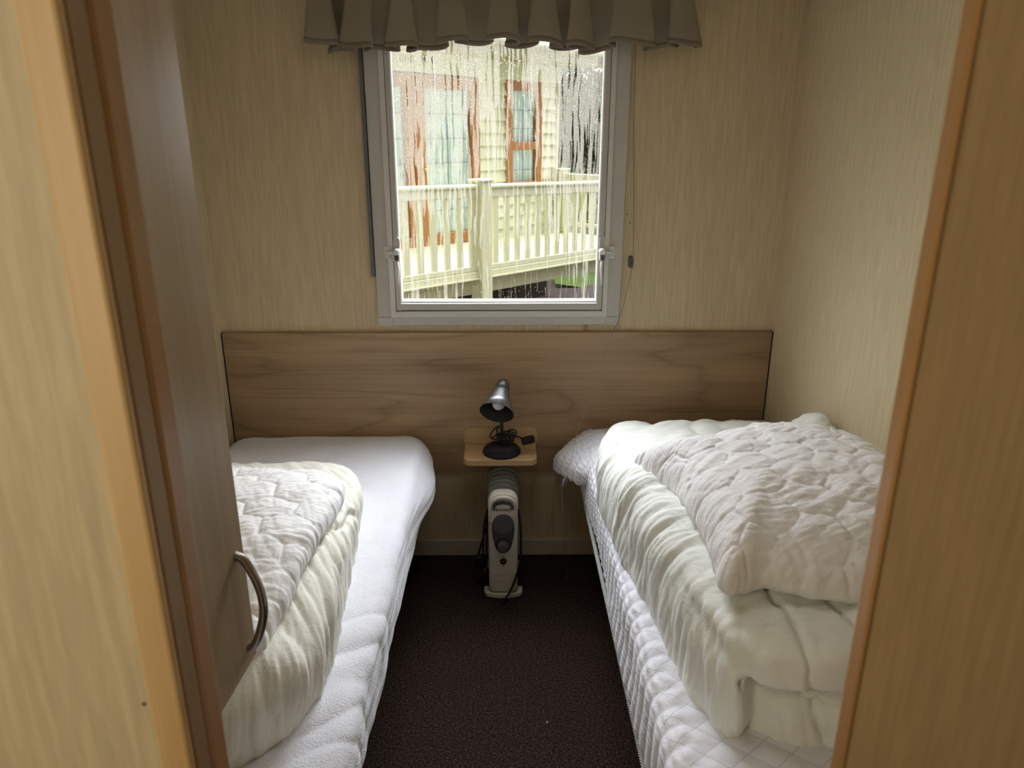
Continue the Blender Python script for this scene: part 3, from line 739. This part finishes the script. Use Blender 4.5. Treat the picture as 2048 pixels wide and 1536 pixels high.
me = pillow(oR, .750, .905, .785, 70, .105, .35, 5, M['quilt'], ep=.80, ez=.95, lean=lambda x, y: .008*np.sin(x*9+y*4)-.078*sstep(1.35, 2.05, y)+.004, post=lambda c: np.column_stack([np.minimum(c[:, 0], XR-.004), c[:, 1], np.maximum(c[:, 2], .68)]))
pw = link('pillow', me, M['quilt'], smooth=True); tag(pw, 'white pillow in hexagon-stitched quilted cover on the right bed duvet', 'pillow')
oL = [(-.955, 1.80), (-.80, 1.86), (-.62, 1.845), (-.50, 1.82), (-.415, 1.755), (-.405, 1.55), (-.408, 1.36), (-.418, 1.20), (-.45, 1.07), (-.55, 1.02), (-.75, 1.02), (-.93, 1.04), (-.965, 1.3), (-.965, 1.6)]
def capz(c):
    c[:, 0] = np.maximum(c[:, 0], XL+.004); m_ = (c[:, 1] < 1.06); c[m_, 2] = np.minimum(c[m_, 2], .752); return c
me = pillow(oL, .700, .785, .728, 70, .12, .15, 9, M['quiltL'], amp=1.0, ep=.55, ez=.7, lean=lambda x, y: -.035*sstep(1.35, 1.0, y)-.050*sstep(1.35, 1.9, y)-.012, post=capz)
pw = link('pillow', me, M['quiltL'], smooth=True); tag(pw, 'white quilted pillow spread on the left bed duvet below the wardrobe', 'pillow')

# ------------------------------------------------------------------ bedside shelf
SZ = .479
sh = empty('wall_shelf', (-.012, D-.019, SZ)); tag(sh, 'small pale oak bedside shelf with rounded corners under the lamp', 'shelf')
rr_ = rrect(-.128, .128, -.162, -.0005, [.030, .030, .001, .001], 6)
MB().prism(rr_, .020, Matrix.Translation((0, 0, -.020))).build('shelf_board', M['oak'], sh, bevel=.0015)
MB().prism(rrect(-.132, .136, .001, .062, [.001, .001, .028, .028], 6), .008, XZ(-.0005)).build('back_panel', M['oak'], sh, bevel=.001)
MB().box(-.010, .010, -.010, .0175, -.145, -.021).build('support_batten', M['oak'], sh, bevel=.001)

# ------------------------------------------------------------------ desk lamp
LX, LY = -.007, D-.108
lp = empty('desk_lamp', (LX, LY, SZ)); tag(lp, 'black desk lamp with silver cone shade standing on the bedside shelf', 'lamp')
MB().lathe([(0, .0005), (.067, .0005), (.0685, .004), (.067, .010), (.058, .021), (.042, .029), (.024, .034), (.012, .037), (0, .038)], 48).build('base', M['black'], lp, smooth=True)
MB().tube(catmull([(0, 0, .034), (.001, 0, .07), (.000, .004, .11), (.002, .020, .14)], 6), .0060, 12).build('stem', M['black'], lp, smooth=True)
top = Vector((.010, .052, .254)); rimc = top+Vector((-.19, -.79, -.585)).normalized()*.140; ax = (rimc-top).normalized()
zq = ax.to_track_quat('Z', 'Y').to_matrix().to_4x4(); Ms = Matrix.Translation(top) @ zq
L = (rimc-top).length
MB().lathe([(.0250, .043), (.0285, .056), (.043, .098), (.0590, L)], 40, Ms).build('shade', M['silver'], lp, smooth=True).modifiers.new('s', 'SOLIDIFY').thickness = -.0008
MB().lathe([(.0235, .044), (.0275, .056), (.042, .098), (.0578, L-.0003), (.0590, L+.0005)], 40, Ms).build('shade_lining', M['black_in'], lp, smooth=True)
MB().lathe([(0, 0), (.006, .0005), (.013, .004), (.019, .011), (.0235, .022), (.0255, .034), (.0258, .046), (.0245, .047)], 32, Ms).build('shade_cap', M['gunmetal'], lp, smooth=True)
MB().lathe([(0, -.006), (.003, -.0055), (.003, .001)], 12, Ms).build('screw', M['chrome'], lp, smooth=True)
MB().lathe([(.010, .045), (.013, .06), (.0215, .085), (.0235, .098), (.021, .112), (.013, .121), (0, .1245)], 28, Ms).build('bulb', M['bulb'], lp, smooth=True)
MB().tube(catmull([(.002, .020, .14), (.004, .036, .17), (.006, .046, .20), (.008, .046, .225)], 5), .0055, 10).build('arm_joint', M['black'], lp, smooth=True)
# coiled flex around the stem and plug
def flex(pts, r=.0026): return MB().tube(catmull(pts, 8), r, 8).build('cable', M['black'], lp, smooth=True)
coil = []
for k in range(46):
    a = k*.55; rad = .020+.009*math.sin(k*1.3)+.006*math.sin(k*.37)
    coil.append((.010+rad*1.35*math.cos(a), .002+rad*math.sin(a)*.8, .047+.020*math.sin(k*.9)*.6+k*.0004))
flex(coil)
flex([(.006, .010, .05), (-.02, .0, .062), (-.038, -.004, .058), (-.040, .0, .066), (-.020, .005, .092), (-.006, .0, .10), (-.018, .008, .08), (-.006, .004, .05)])
flex([(-.005, -.01, .045), (-.016, -.004, .075), (-.010, .0, .098), (.004, -.006, .085), (.002, -.01, .05)])
flex([(.0, -.008, .06), (.010, -.010, .080), (.024, -.008, .083), (.036, -.012, .066), (.030, -.014, .048)])
flex([(.012, .002, .06), (.028, .006, .083), (.046, .004, .082), (.052, -.004, .075), (.034, -.010, .055), (.02, -.012, .05)])
flex([(.028, .0, .055), (.046, .002, .060), (.060, .004, .056), (.074, .006, .050)], .003)
pg = MB().prism([(-.020, -.010), (-.014, -.018), (.018, -.021), (.027, -.010), (.028, .008), (.018, .019), (-.014, .016), (-.020, .008)], .019, Matrix.Translation((.092, .004, .034)) @ Matrix.Rotation(math.radians(-14), 4, 'Y')).build('plug', M['black'], lp, bevel=.003)
for dx, dy in ((-.010, -.008), (.010, -.008), (0, .012)):
    MB().box(.092+dx-.0028, .092+dx+.0028, dy-.0015, dy+.0015+.002, .016, .036).build('pin', M['brass'], pg)

# ------------------------------------------------------------------ oil radiator
HX, HY = -.003, 2.345
hr = empty('oil_radiator', (HX, HY, 0)); tag(hr, 'small cream oil-filled radiator with grey controls standing under the shelf', 'heater')
YF = 2.232-HY
for k in range(5):
    yy = .030+k*.034-.055
    pol = rrect(-.054, .054, .045, .398, [.012, .012, .050, .050], 8)
    f = MB().prism(pol, .008, XZ(yy+.02)).build('fin', M['fin'], hr, bevel=.003, seg=3)
MB().tube([(0, -.06, .36), (0, .12, .36)], .018, 14).build('oil_tube', M['fin'], hr, smooth=True)
MB().tube([(0, -.06, .08), (0, .12, .08)], .018, 14).build('oil_tube', M['fin'], hr, smooth=True)
pol = rrect(-.0505, .0505, .022, .408, [.022, .022, .040, .040], 8)
pol = [(x*(1+.05*(z-.2)), z) for x, z in pol]
hs = MB().prism(pol, .046, XZ(YF+.050)).build('control_housing', M['cream'], hr, bevel=.009, seg=4)
# raised handle rim at top
arch = [(-.044, .300), (-.0455, .345), (-.038, .378), (-.020, .392), (0, .3955), (.020, .392), (.038, .378), (.0455, .345), (.044, .300)]
cc = catmull([(x, YF+.002, z) for x, z in arch], 6)
MB().tube(cc, [.0035+.0035*math.sin(PI*i/(len(cc)-1)) for i in range(len(cc))], 10).build('handle_rim', M['cream'], hr, smooth=True)
MB().prism([(x, z) for x, z in [(-.034, .345), (-.036, .362), (-.026, .378), (0, .384), (.026, .378), (.036, .362), (.034, .345), (.02, .366), (0, .370), (-.02, .366)]], .001, XZ(YF+.0035)).build('handle_recess', M['grey'], hr)
for k in range(11):
    x_ = (k-5)*.0058; hh = .012 if k in (1, 9) else (.0085 if k in (0, 10) else .006)
    zc_ = .349+.00006*abs(k-5)**2
    MB().box(x_-.0011, x_+.0011, YF+.0015, YF+.0036, zc_-hh/2, zc_+hh/2).build('vent_slot', M['black_in'], hr)
# grey pear-shaped control panel
pts = [(0, .332), (.020, .327), (.034, .308), (.0385, .280), (.036, .245), (.026, .205), (.012, .186), (0, .182)]
pts = pts+[(-x, z) for x, z in pts[-2:0:-1]]
pp = [(p.x, p.y) for p in catmull([(x, z, 0) for x, z in pts], 6, True)]
MB().prism(pp, .003, XZ(YF+.0042)).build('control_panel', M['grey'], hr, bevel=.0008)
MB().prism([(.0345*math.cos(2*PI*k/40), .294+.036*math.sin(2*PI*k/40)) for k in range(40)], .0022, XZ(YF+.0014)).build('badge_disc', M['grey_l'], hr, bevel=.0008)
kn = MB().lathe([(0, .016), (.0165, .0155), (.019, .0135), (.0205, .002), (.0205, 0)], 32, XZ(YF+.001) @ Matrix.Translation((0, .214, 0))).build('thermostat_knob', M['grey_l'], hr, smooth=True, angle=40)
MB().lathe([(.024, .003), (.0255, .003), (.026, .0), (.0235, 0), (.024, .003)], 32, XZ(YF+.001) @ Matrix.Translation((0, .214, 0))).build('dial_ring', M['black'], hr, smooth=True)
sw = MB().lathe([(0, .004), (.010, .0042), (.0115, .003), (.012, 0)], 28, XZ(YF+.003) @ Matrix.Translation((0, .150, 0))).build('power_switch', M['black'], hr, smooth=True)
MB().box(-.006, .006, YF-.0025, YF-.0005, .1475, .1535).build('rocker', M['red'], sw, bevel=.001)
MB().box(-.003, .003, YF+.002, YF+.0037, .1665, .168).build('switch_mark', M['black_in'], hr)
MB().box(-.003, .003, YF+.002, YF+.0037, .132, .1335).build('switch_mark', M['black_in'], hr)
for zz in (.070, .093): MB().tube([(x_, YF+.0033, zz+.004*(1-(x_/.045)**2)) for x_ in np.linspace(-.045, .045, 12)], .0009, 6).build('moulded_line', M['skirt'], hr)
ft = catmull([(-.068, -.002+0, 0), (-.060, -.020, 0), (-.03, -.031, 0), (0, -.034, 0), (.03, -.031, 0), (.060, -.020, 0), (.068, -.002, 0)], 6)
MB().prism([(p.x, p.y+YF+.028) for p in ft]+[(.068, YF+.05), (-.068, YF+.05)], .016, Matrix.Translation((0, 0, .004))).build('foot', M['cream'], hr, bevel=.003)
MB().box(-.065, .065, .075, .105, .004, .020).build('foot', M['cream'], hr, bevel=.003)
MB().box(-.045, .045, -.05, .115, .02, .05).build('underbody', M['black'], hr)
def hflex(pts, r=.0038): return MB().tube(catmull(pts, 8), r, 8).build('cable', M['black'], hr, smooth=True)
hflex([(.052, YF+.06, .32), (.060, YF+.03, .27), (.061, YF+.010, .20), (.056, YF-.006, .14), (.042, YF-.012, .09), (.025, YF-.018, .045), (.005, YF-.034, .02), (-.005, YF-.042, .006)])
hflex([(-.052, YF+.05, .33), (-.064, YF+.04, .28), (-.068, YF+.03, .22), (-.070, YF+.03, .15), (-.060, YF+.04, .10), (-.058, YF+.05, .20), (-.056, YF+.06, .30)])
hflex([(-.056, YF+.06, .26), (-.074, YF+.05, .20), (-.088, YF+.05, .14), (-.082, YF+.04, .10), (-.064, YF+.04, .12)])
MB().box(-.098, -.062, YF+.03, YF+.055, .10, .150).build('plug', M['black'], hr, bevel=.005)
MB().tube([(-.066, YF+.04, .115), (-.066, YF+.035, .085)], .007, 10).build('cable_clip', M['grey'], hr, smooth=True)

# ------------------------------------------------------------------ outside: neighbouring caravan with veranda
U = Vector((.6589, .7522, 0)).normalized(); Nn = Vector((-U.y, U.x, 0)); P0 = Vector((-.142, 6.0, 0))
ME = Matrix(((U.x, Nn.x, 0, P0.x), (U.y, Nn.y, 0, P0.y), (0, 0, 1, 0), (0, 0, 0, 1)))
GZ = -.45
struct('ground', MB().box(-14, 22, D+.3, 30, GZ-.1, GZ), M['soil'])
for nm in ('ground',): pass
E_ = []
dk = empty('veranda'); dk.matrix_world = ME; tag(dk, 'cream vinyl veranda with balustrade in front of the neighbouring caravan', 'veranda')
def zs(s): return -.027*s
S0, S1, WD = -2.6, 3.26, 1.75
def slopebar(name, s0, s1, w0, w1, z0, z1, m, par, bev=.004):
    vs = []
    for s in (s0, s1):
        for w_ in (w0, w1):
            for z_ in (z0, z1): vs.append((s, w_, z_+zs(s)))
    return MB().add(vs, [(0, 1, 3, 2), (4, 6, 7, 5), (0, 4, 5, 1), (2, 3, 7, 6), (0, 2, 6, 4), (1, 5, 7, 3)]).build(name, m, par, bevel=bev)
slopebar('platform', S0, S1, .03, WD-.02, .43, .465, M['deck'], dk)
slopebar('handrail', S0, S1, -.035, .035, 1.15, 1.185, M['deck'], dk, .012)
slopebar('rail', S0, S1, -.02, .02, 1.085, 1.15, M['deck'], dk)
slopebar('rail', S0, S1, -.02, .02, .515, .555, M['deck'], dk)
slopebar('kickboard', S0, S1, -.03, .03, .458, .512, M['deck'], dk)
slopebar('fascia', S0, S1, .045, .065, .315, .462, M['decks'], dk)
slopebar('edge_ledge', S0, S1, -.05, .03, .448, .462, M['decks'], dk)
posts = [-2.4, -.045, 2.62]
s = S0+.1
while s < S1:
    if min(abs(s-p) for p in posts) > .07:
        MB().box(s-.026, s+.026, -.014, .014, .55+zs(s), 1.09+zs(s)).build('baluster', M['deck'], dk, bevel=.003)
    s += .138
for p in posts:
    po = MB().box(p-.062, p+.062, -.062, .062, GZ, 1.205+zs(p)).build('post', M['deck'], dk, bevel=.006)
    MB().box(p-.075, p+.075, -.075, .075, 1.205+zs(p), 1.225+zs(p)).build('post_cap', M['deck'], po, bevel=.006)
# end balustrade running back to the caravan
SE = 3.22
zE = zs(SE)
for (z0, z1, h, nm) in ((1.15, 1.185, .035, 'handrail'), (1.085, 1.15, .02, 'rail'), (.56, .60, .02, 'rail')):
    MB().box(SE-h, SE+h, 0, WD, z0+zE, z1+zE).build(nm, M['deck'], dk, bevel=.004)
w_ = .1
while w_ < WD-.1:
    MB().box(SE-.014, SE+.014, w_-.026, w_+.026, .6+zE, 1.09+zE).build('baluster', M['deck'], dk, bevel=.003); w_ += .138
for w_ in (0, WD-.10):
    po = MB().box(SE-.062, SE+.062, w_-.062, w_+.062, GZ if w_ == 0 else .40, 1.225+zE).build('post', M['deck'], dk, bevel=.006)
    MB().box(SE-.075, SE+.075, w_-.075, w_+.075, 1.225+zE, 1.245+zE).build('post_cap', M['deck'], po, bevel=.006)

cv = empty('caravan'); cv.matrix_world = ME @ Matrix.Translation((0, WD, 0)); tag(cv, 'cream clad neighbouring caravan with brown patio doors seen through the window', 'caravan')
CS0, CS1 = -3.2, 3.20; CT = 2.32; CB = .25
dS0, dS1, dZ0, dZ1 = .84, 1.80, .43, 2.115
d2S0 = -.62
wS0, wS1, wZ0, wZ1 = 2.25, 2.89, .93, 2.13
# cladding: overlapping boards with openings left for the door and window
mb = MB(); zz = CB; pit = .132
while zz < CT:
    zt = min(zz+pit, CT)
    spans = [(CS0, CS1)]
    def cut(sp, a, b_): 
        o_ = []
        for p, q in sp:
            if b_ <= p or a >= q: o_.append((p, q))
            else:
                if a > p: o_.append((p, a))
                if b_ < q: o_.append((b_, q))
        return o_
    if zt > dZ0 and zz < dZ1: spans = cut(spans, d2S0, dS1)
    if zt > wZ0 and zz < wZ1: spans = cut(spans, wS0, wS1)
    for p, q in spans:
        mb.add([(p, -.026, zz), (q, -.026, zz), (q, .0, zt), (p, .0, zt), (p, .04, zz), (q, .04, zz), (q, .04, zt), (p, .04, zt)], [(0, 1, 2, 3), (4, 7, 6, 5), (0, 4, 5, 1), (3, 2, 6, 7), (0, 3, 7, 4), (1, 5, 6, 2)])
    zz += pit
mb.build('cladding', M['clad'], cv)
MB().box(CS0, CS1, .045, 3.0, CB, CT).build('body', M['clad'], cv)
MB().box(CS1-.01, CS1+.03, -.03, 3.0, CB, CT).build('corner_trim', M['clad'], cv, bevel=.004)
MB().box(CS0, CS1+.02, -.05, -.015, CT-.19, CT).build('upper_panel', M['clad'], cv, bevel=.003)
for k in range(6):
    s_k = .69+k*.033
    MB().tube([(s_k+.006*math.sin(j*2+k), -.052, 2.275-.016*j) for j in range(5)], .005, 6).build('panel_mark', M['grey'], cv)
for s_k in (1.01, 1.105):
    MB().tube([(s_k+.012-.018*math.sin(PI*j/8), -.052, 2.29-.009*j) for j in range(9)], [.003+.006*math.sin(PI*j/8) for j in range(9)], 6).build('panel_mark', M['grey'], cv)
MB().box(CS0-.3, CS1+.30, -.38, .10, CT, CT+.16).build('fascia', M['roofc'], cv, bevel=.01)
MB().tube([(CS0-.3, -.43, CT+.14), (CS1+.3, -.43, CT+.14)], .045, 12).build('gutter', M['roofc'], cv, smooth=True)
MB().add([(CS0-.35, -.45, CT+.17), (CS1+.35, -.45, CT+.17), (CS1+.35, 1.5, CT+.8), (CS0-.35, 1.5, CT+.8), (CS1+.35, 3.4, CT+.17), (CS0-.35, 3.4, CT+.17)], [(0, 1, 2, 3), (3, 2, 4, 5), (0, 3, 5), (1, 4, 2), (0, 5, 4, 1)]).build('roof', M['roof'], cv)
def frame(mb, a, b_, c_, d_, t, y0=-.04, y1=.03):
    mb.box(a, a+t, y0, y1, c_, d_); mb.box(b_-t, b_, y0, y1, c_, d_); mb.box(a+t, b_-t, y0, y1, c_, c_+t); mb.box(a+t, b_-t, y0, y1, d_-t, d_)
def curtain(nm, a, b_, c_, d_, par, y=.035):
    n_ = 60; vs = []; 
    for z_ in (c_, d_):
        for k in range(n_): s_ = a+(b_-a)*k/(n_-1); vs.append((s_, y-.012*math.sin(k*.9)-.005*math.sin(k*2.3), z_))
    return MB().add(vs, [(k, k+1, n_+k+1, n_+k) for k in range(n_-1)]).build(nm, M['curt'], par, smooth=True)
def leafdoor(a, b_, t=.12, handle=None):
    mb = MB(); frame(mb, a, b_, dZ0, dZ1, t); dd = mb.build('door', M['brown'], cv, bevel=.006)
    MB().box(a+t, b_-t, -.004, .002, dZ0+t, dZ1-t).build('pane', M['pane'], dd)
    mb = MB(); k = dZ0+t
    for i in range(1, 6): z_ = dZ0+t+(dZ1-dZ0-2*t)*i/6; mb.box(a+t, b_-t, -.008, -.003, z_-.004, z_+.004)
    xm = (a+b_)/2; mb.box(xm-.004, xm+.004, -.008, -.003, dZ0+t, dZ1-t)
    mb.build('leaded_bars', M['lead'], dd)
    curtain('curtain', a+t, b_-t, dZ0+t, dZ1-t, dd)
    if handle: 
        hh = MB().box(handle-.018, handle+.018, -.052, -.04, 1.05, 1.33).build('door_handle', M['brassy'], dd, bevel=.004)
        MB().bar((handle, -.065, 1.22), (handle+.12, -.065, 1.215), .02, .018).build('lever', M['brassy'], hh, bevel=.004)
leafdoor(d2S0, dS0+.03); leafdoor(dS0+.03, dS1, handle=dS0+.09)
MB().box(dS0, dS0+.055, -.055, -.035, dZ0, dZ1).build('astragal', M['brown'], cv, bevel=.004)
mb = MB(); frame(mb, wS0, wS1, wZ0, wZ1, .10); mb.box(wS0+.1, wS1-.1, -.04, .03, 1.385, 1.475); wd = mb.build('window', M['brown'], cv, bevel=.006)
MB().box(wS0+.1, wS1-.1, -.004, .002, wZ0+.1, wZ1-.1).build('pane', M['pane'], wd)
mb = MB(); xm = (wS0+wS1)/2; mb.box(xm-.004, xm+.004, -.008, -.003, wZ0+.1, wZ1-.1)
for z_ in (1.16, 1.62, 1.82): mb.box(wS0+.1, wS1-.1, -.008, -.003, z_-.004, z_+.004)
mb.build('leaded_bars', M['lead'], wd); curtain('curtain', wS0+.1, wS1-.1, wZ0+.1, wZ1-.1, wd)
MB().lathe([(0, .02), (.025, .018), (.03, 0)], 16, XZ(-.015) @ Matrix.Translation((2.62, .72, 0))).build('outlet_cap', M['grey'], cv, smooth=True)
MB().box(CS0, CS1, .10, .14, GZ, CB).build('skirt', M['soil'], cv)

# bank, hedge and shrubs beyond
def bank():
    n_ = 40; vs = []; fs = []
    for i in range(n_):
        for j in range(n_):
            xx = .72+i/(n_-1)*12; yy = 10.1+j/(n_-1)*6
            h = GZ+.01+1.25*float(sstep(0, 1, np.array([(yy-10.1)/3.0]))[0])+.06*math.sin(xx*3)*math.sin(yy*2)
            vs.append((xx, yy, h))
    for i in range(n_-1):
        for j in range(n_-1): fs.append((i*n_+j, (i+1)*n_+j, (i+1)*n_+j+1, i*n_+j+1))
    return MB().add(vs, fs)
o = bank().build('lawn', M['grass'], smooth=True); tag(o, 'green grass bank beyond the veranda, right side of the view', 'lawn', kind='stuff')
def foliage(cx, cy, cz, rx, ry, rz, nlf, size, seed):
    r_ = random.Random(seed); mb = MB()
    for i in range(nlf):
        th = r_.uniform(0, 2*PI); ph_ = math.acos(r_.uniform(-1, 1)); rr2 = r_.uniform(.55, 1)**.5*(1+.18*math.sin(th*3+ph_*5))
        p = Vector((cx+rx*rr2*math.sin(ph_)*math.cos(th), cy+ry*rr2*math.sin(ph_)*math.sin(th), cz+rz*rr2*math.cos(ph_)))
        a = Vector((r_.gauss(0, 1), r_.gauss(0, 1), r_.gauss(0, 1))).normalized(); b_ = a.orthogonal().normalized(); s_ = size*r_.uniform(.6, 1.3)
        mb.add([p-a*s_, p+b_*s_*.5, p+a*s_, p-b_*s_*.5], [(0, 1, 2, 3)])
    return mb
def shrub(name, label, cat, x_, y_, z_, rx, rz, nlf, size, m_, seed, group=None):
    e = empty(name, (x_, y_, z_)); tag(e, label, cat, group)
    foliage(0, 0, rz*1.05, rx, rx*.8, rz, nlf, size, seed).build('foliage', m_, e)
    MB().tube([(0, 0, 0), (.03, 0, rz*.6), (.05, .02, rz*1.3)], [.09, .06, .02], 8).build('trunk', M['bark'], e)
shrub('tree', 'dark evergreen tree beyond the caravan corner, taller one', 'tree', 1.85, 13.2, .5, 1.05, 2.0, 11000, .085, M['leaf'], 1)
shrub('hedge', 'dark green hedge right of the tree at the window edge', 'hedge', 3.3, 14.2, .5, 1.2, 1.5, 8000, .085, M['leaf'], 2)
shrub('shrub', 'bright green low shrub on the bank in front of the tree', 'shrub', 1.12, 11.4, .25, .26, .34, 1400, .05, M['leaf2'], 3)
# shed roof behind
sd_ = empty('shed', (3.0, 18, GZ)); tag(sd_, 'distant dark roofed building behind the trees', 'building')
MB().box(-3, 3, 0, 3, 0, 3.2).build('wall', M['decks'], sd_)
MB().add([(-3.3, -.3, 3.2), (3.3, -.3, 3.2), (3.3, 1.5, 4.4), (-3.3, 1.5, 4.4), (3.3, 3.3, 3.2), (-3.3, 3.3, 3.2)], [(0, 1, 2, 3), (3, 2, 4, 5), (0, 3, 5), (1, 4, 2), (0, 5, 4, 1)]).build('roof', M['roof'], sd_)
# planks under the veranda
for k, (a, b_, m_) in enumerate((((.9, 7.9), (2.1, 8.6), 'plank'), ((1.0, 8.15), (2.2, 8.8), 'plankr'), ((.7, 8.4), (1.9, 9.1), 'plank'))):
    o = MB().bar((a[0], a[1], GZ+.03+.0*k), (b_[0], b_[1], GZ+.03), .12, .045).build('plank', M[m_], bevel=.004)
    tag(o, ['grey weathered plank lying nearest under the veranda', 'reddish plank lying between two grey planks under the veranda', 'grey weathered plank lying farthest under the veranda'][k], 'plank')
# bit of fluff on the carpet
o = MB().lathe([(0, .003), (.002, .002), (.003, 0)], 7, Matrix.Translation((.118, 1.65, .001))).build('lint', M['white']); tag(o, 'tiny white scrap of lint on the dark carpet', 'lint')

# ------------------------------------------------------------------ light
w = bpy.data.worlds.new('sky'); SC.world = w; w.use_nodes = True; nt = w.node_tree; bg = nt.nodes['Background']
# overcast sky, much brighter where the hidden sun stands (beyond the neighbouring caravan)
tc = N(nt, 'ShaderNodeTexCoord'); nrm = N(nt, 'ShaderNodeVectorMath', operation='NORMALIZE'); nt.links.new(tc.outputs['Generated'], nrm.inputs[0])
dt = N(nt, 'ShaderNodeVectorMath', operation='DOT_PRODUCT'); nt.links.new(nrm.outputs[0], dt.inputs[0]); dt.inputs[1].default_value = Vector((.05, .72, .69)).normalized()
r = ramp(nt, dt.outputs['Value'], [(.0, (.030, .032, .033)), (.45, (.056, .058, .060)), (.80, (.68, .72, .76)), (1, (.97, 1.02, 1.08))])
nt.links.new(r.outputs[0], bg.inputs[0])
bg.inputs[1].default_value = 12.6
def light(name, typ, loc, rot, energy, color=(1, 1, 1), **k):
    l = bpy.data.lights.new(name, typ); l.energy = energy; l.color = color
    for a, b_ in k.items(): setattr(l, a, b_)
    o = bpy.data.objects.new(name, l); COL.objects.link(o); o.location = loc; o.rotation_euler = rot; return o
def aim(o, d): o.rotation_euler = Vector(d).to_track_quat('-Z', 'Y').to_euler()
# added area light for the unseen corridor, behind and left of the camera
c_ = light('corridor_fill', 'AREA', (-.95, -.38, 1.40), (0, 0, 0), 4.4, (1, .90, .70), shape='RECTANGLE', size=.6, size_y=.9); aim(c_, (1, .12, -.05))

l_ = light('ceiling_fill', 'AREA', (0, 1.35, 2.04), (0, 0, 0), 1.1, (1, .97, .92), shape='DISK', size=.5)  # added unseen fill under the ceiling, lifts the back walls

# ------------------------------------------------------------------ camera
cam = bpy.data.cameras.new('camera'); co = bpy.data.objects.new('camera', cam); COL.objects.link(co)
co.location = (0, 0, 1.55); co.rotation_euler = (math.radians(90-18.6), 0, math.radians(-.7))
cam.sensor_width = 36; cam.lens = 1480/2048*36; cam.clip_start = .02; cam.clip_end = 200
cam.dof.use_dof = True; cam.dof.focus_distance = 2.2; cam.dof.aperture_fstop = 7.0
SC.camera = co
SC.view_settings.view_transform = 'Standard'; SC.view_settings.look = 'None'
SC.view_settings.exposure = 0.98; SC.view_settings.gamma = 1.0; SC.view_settings.use_curve_mapping = False
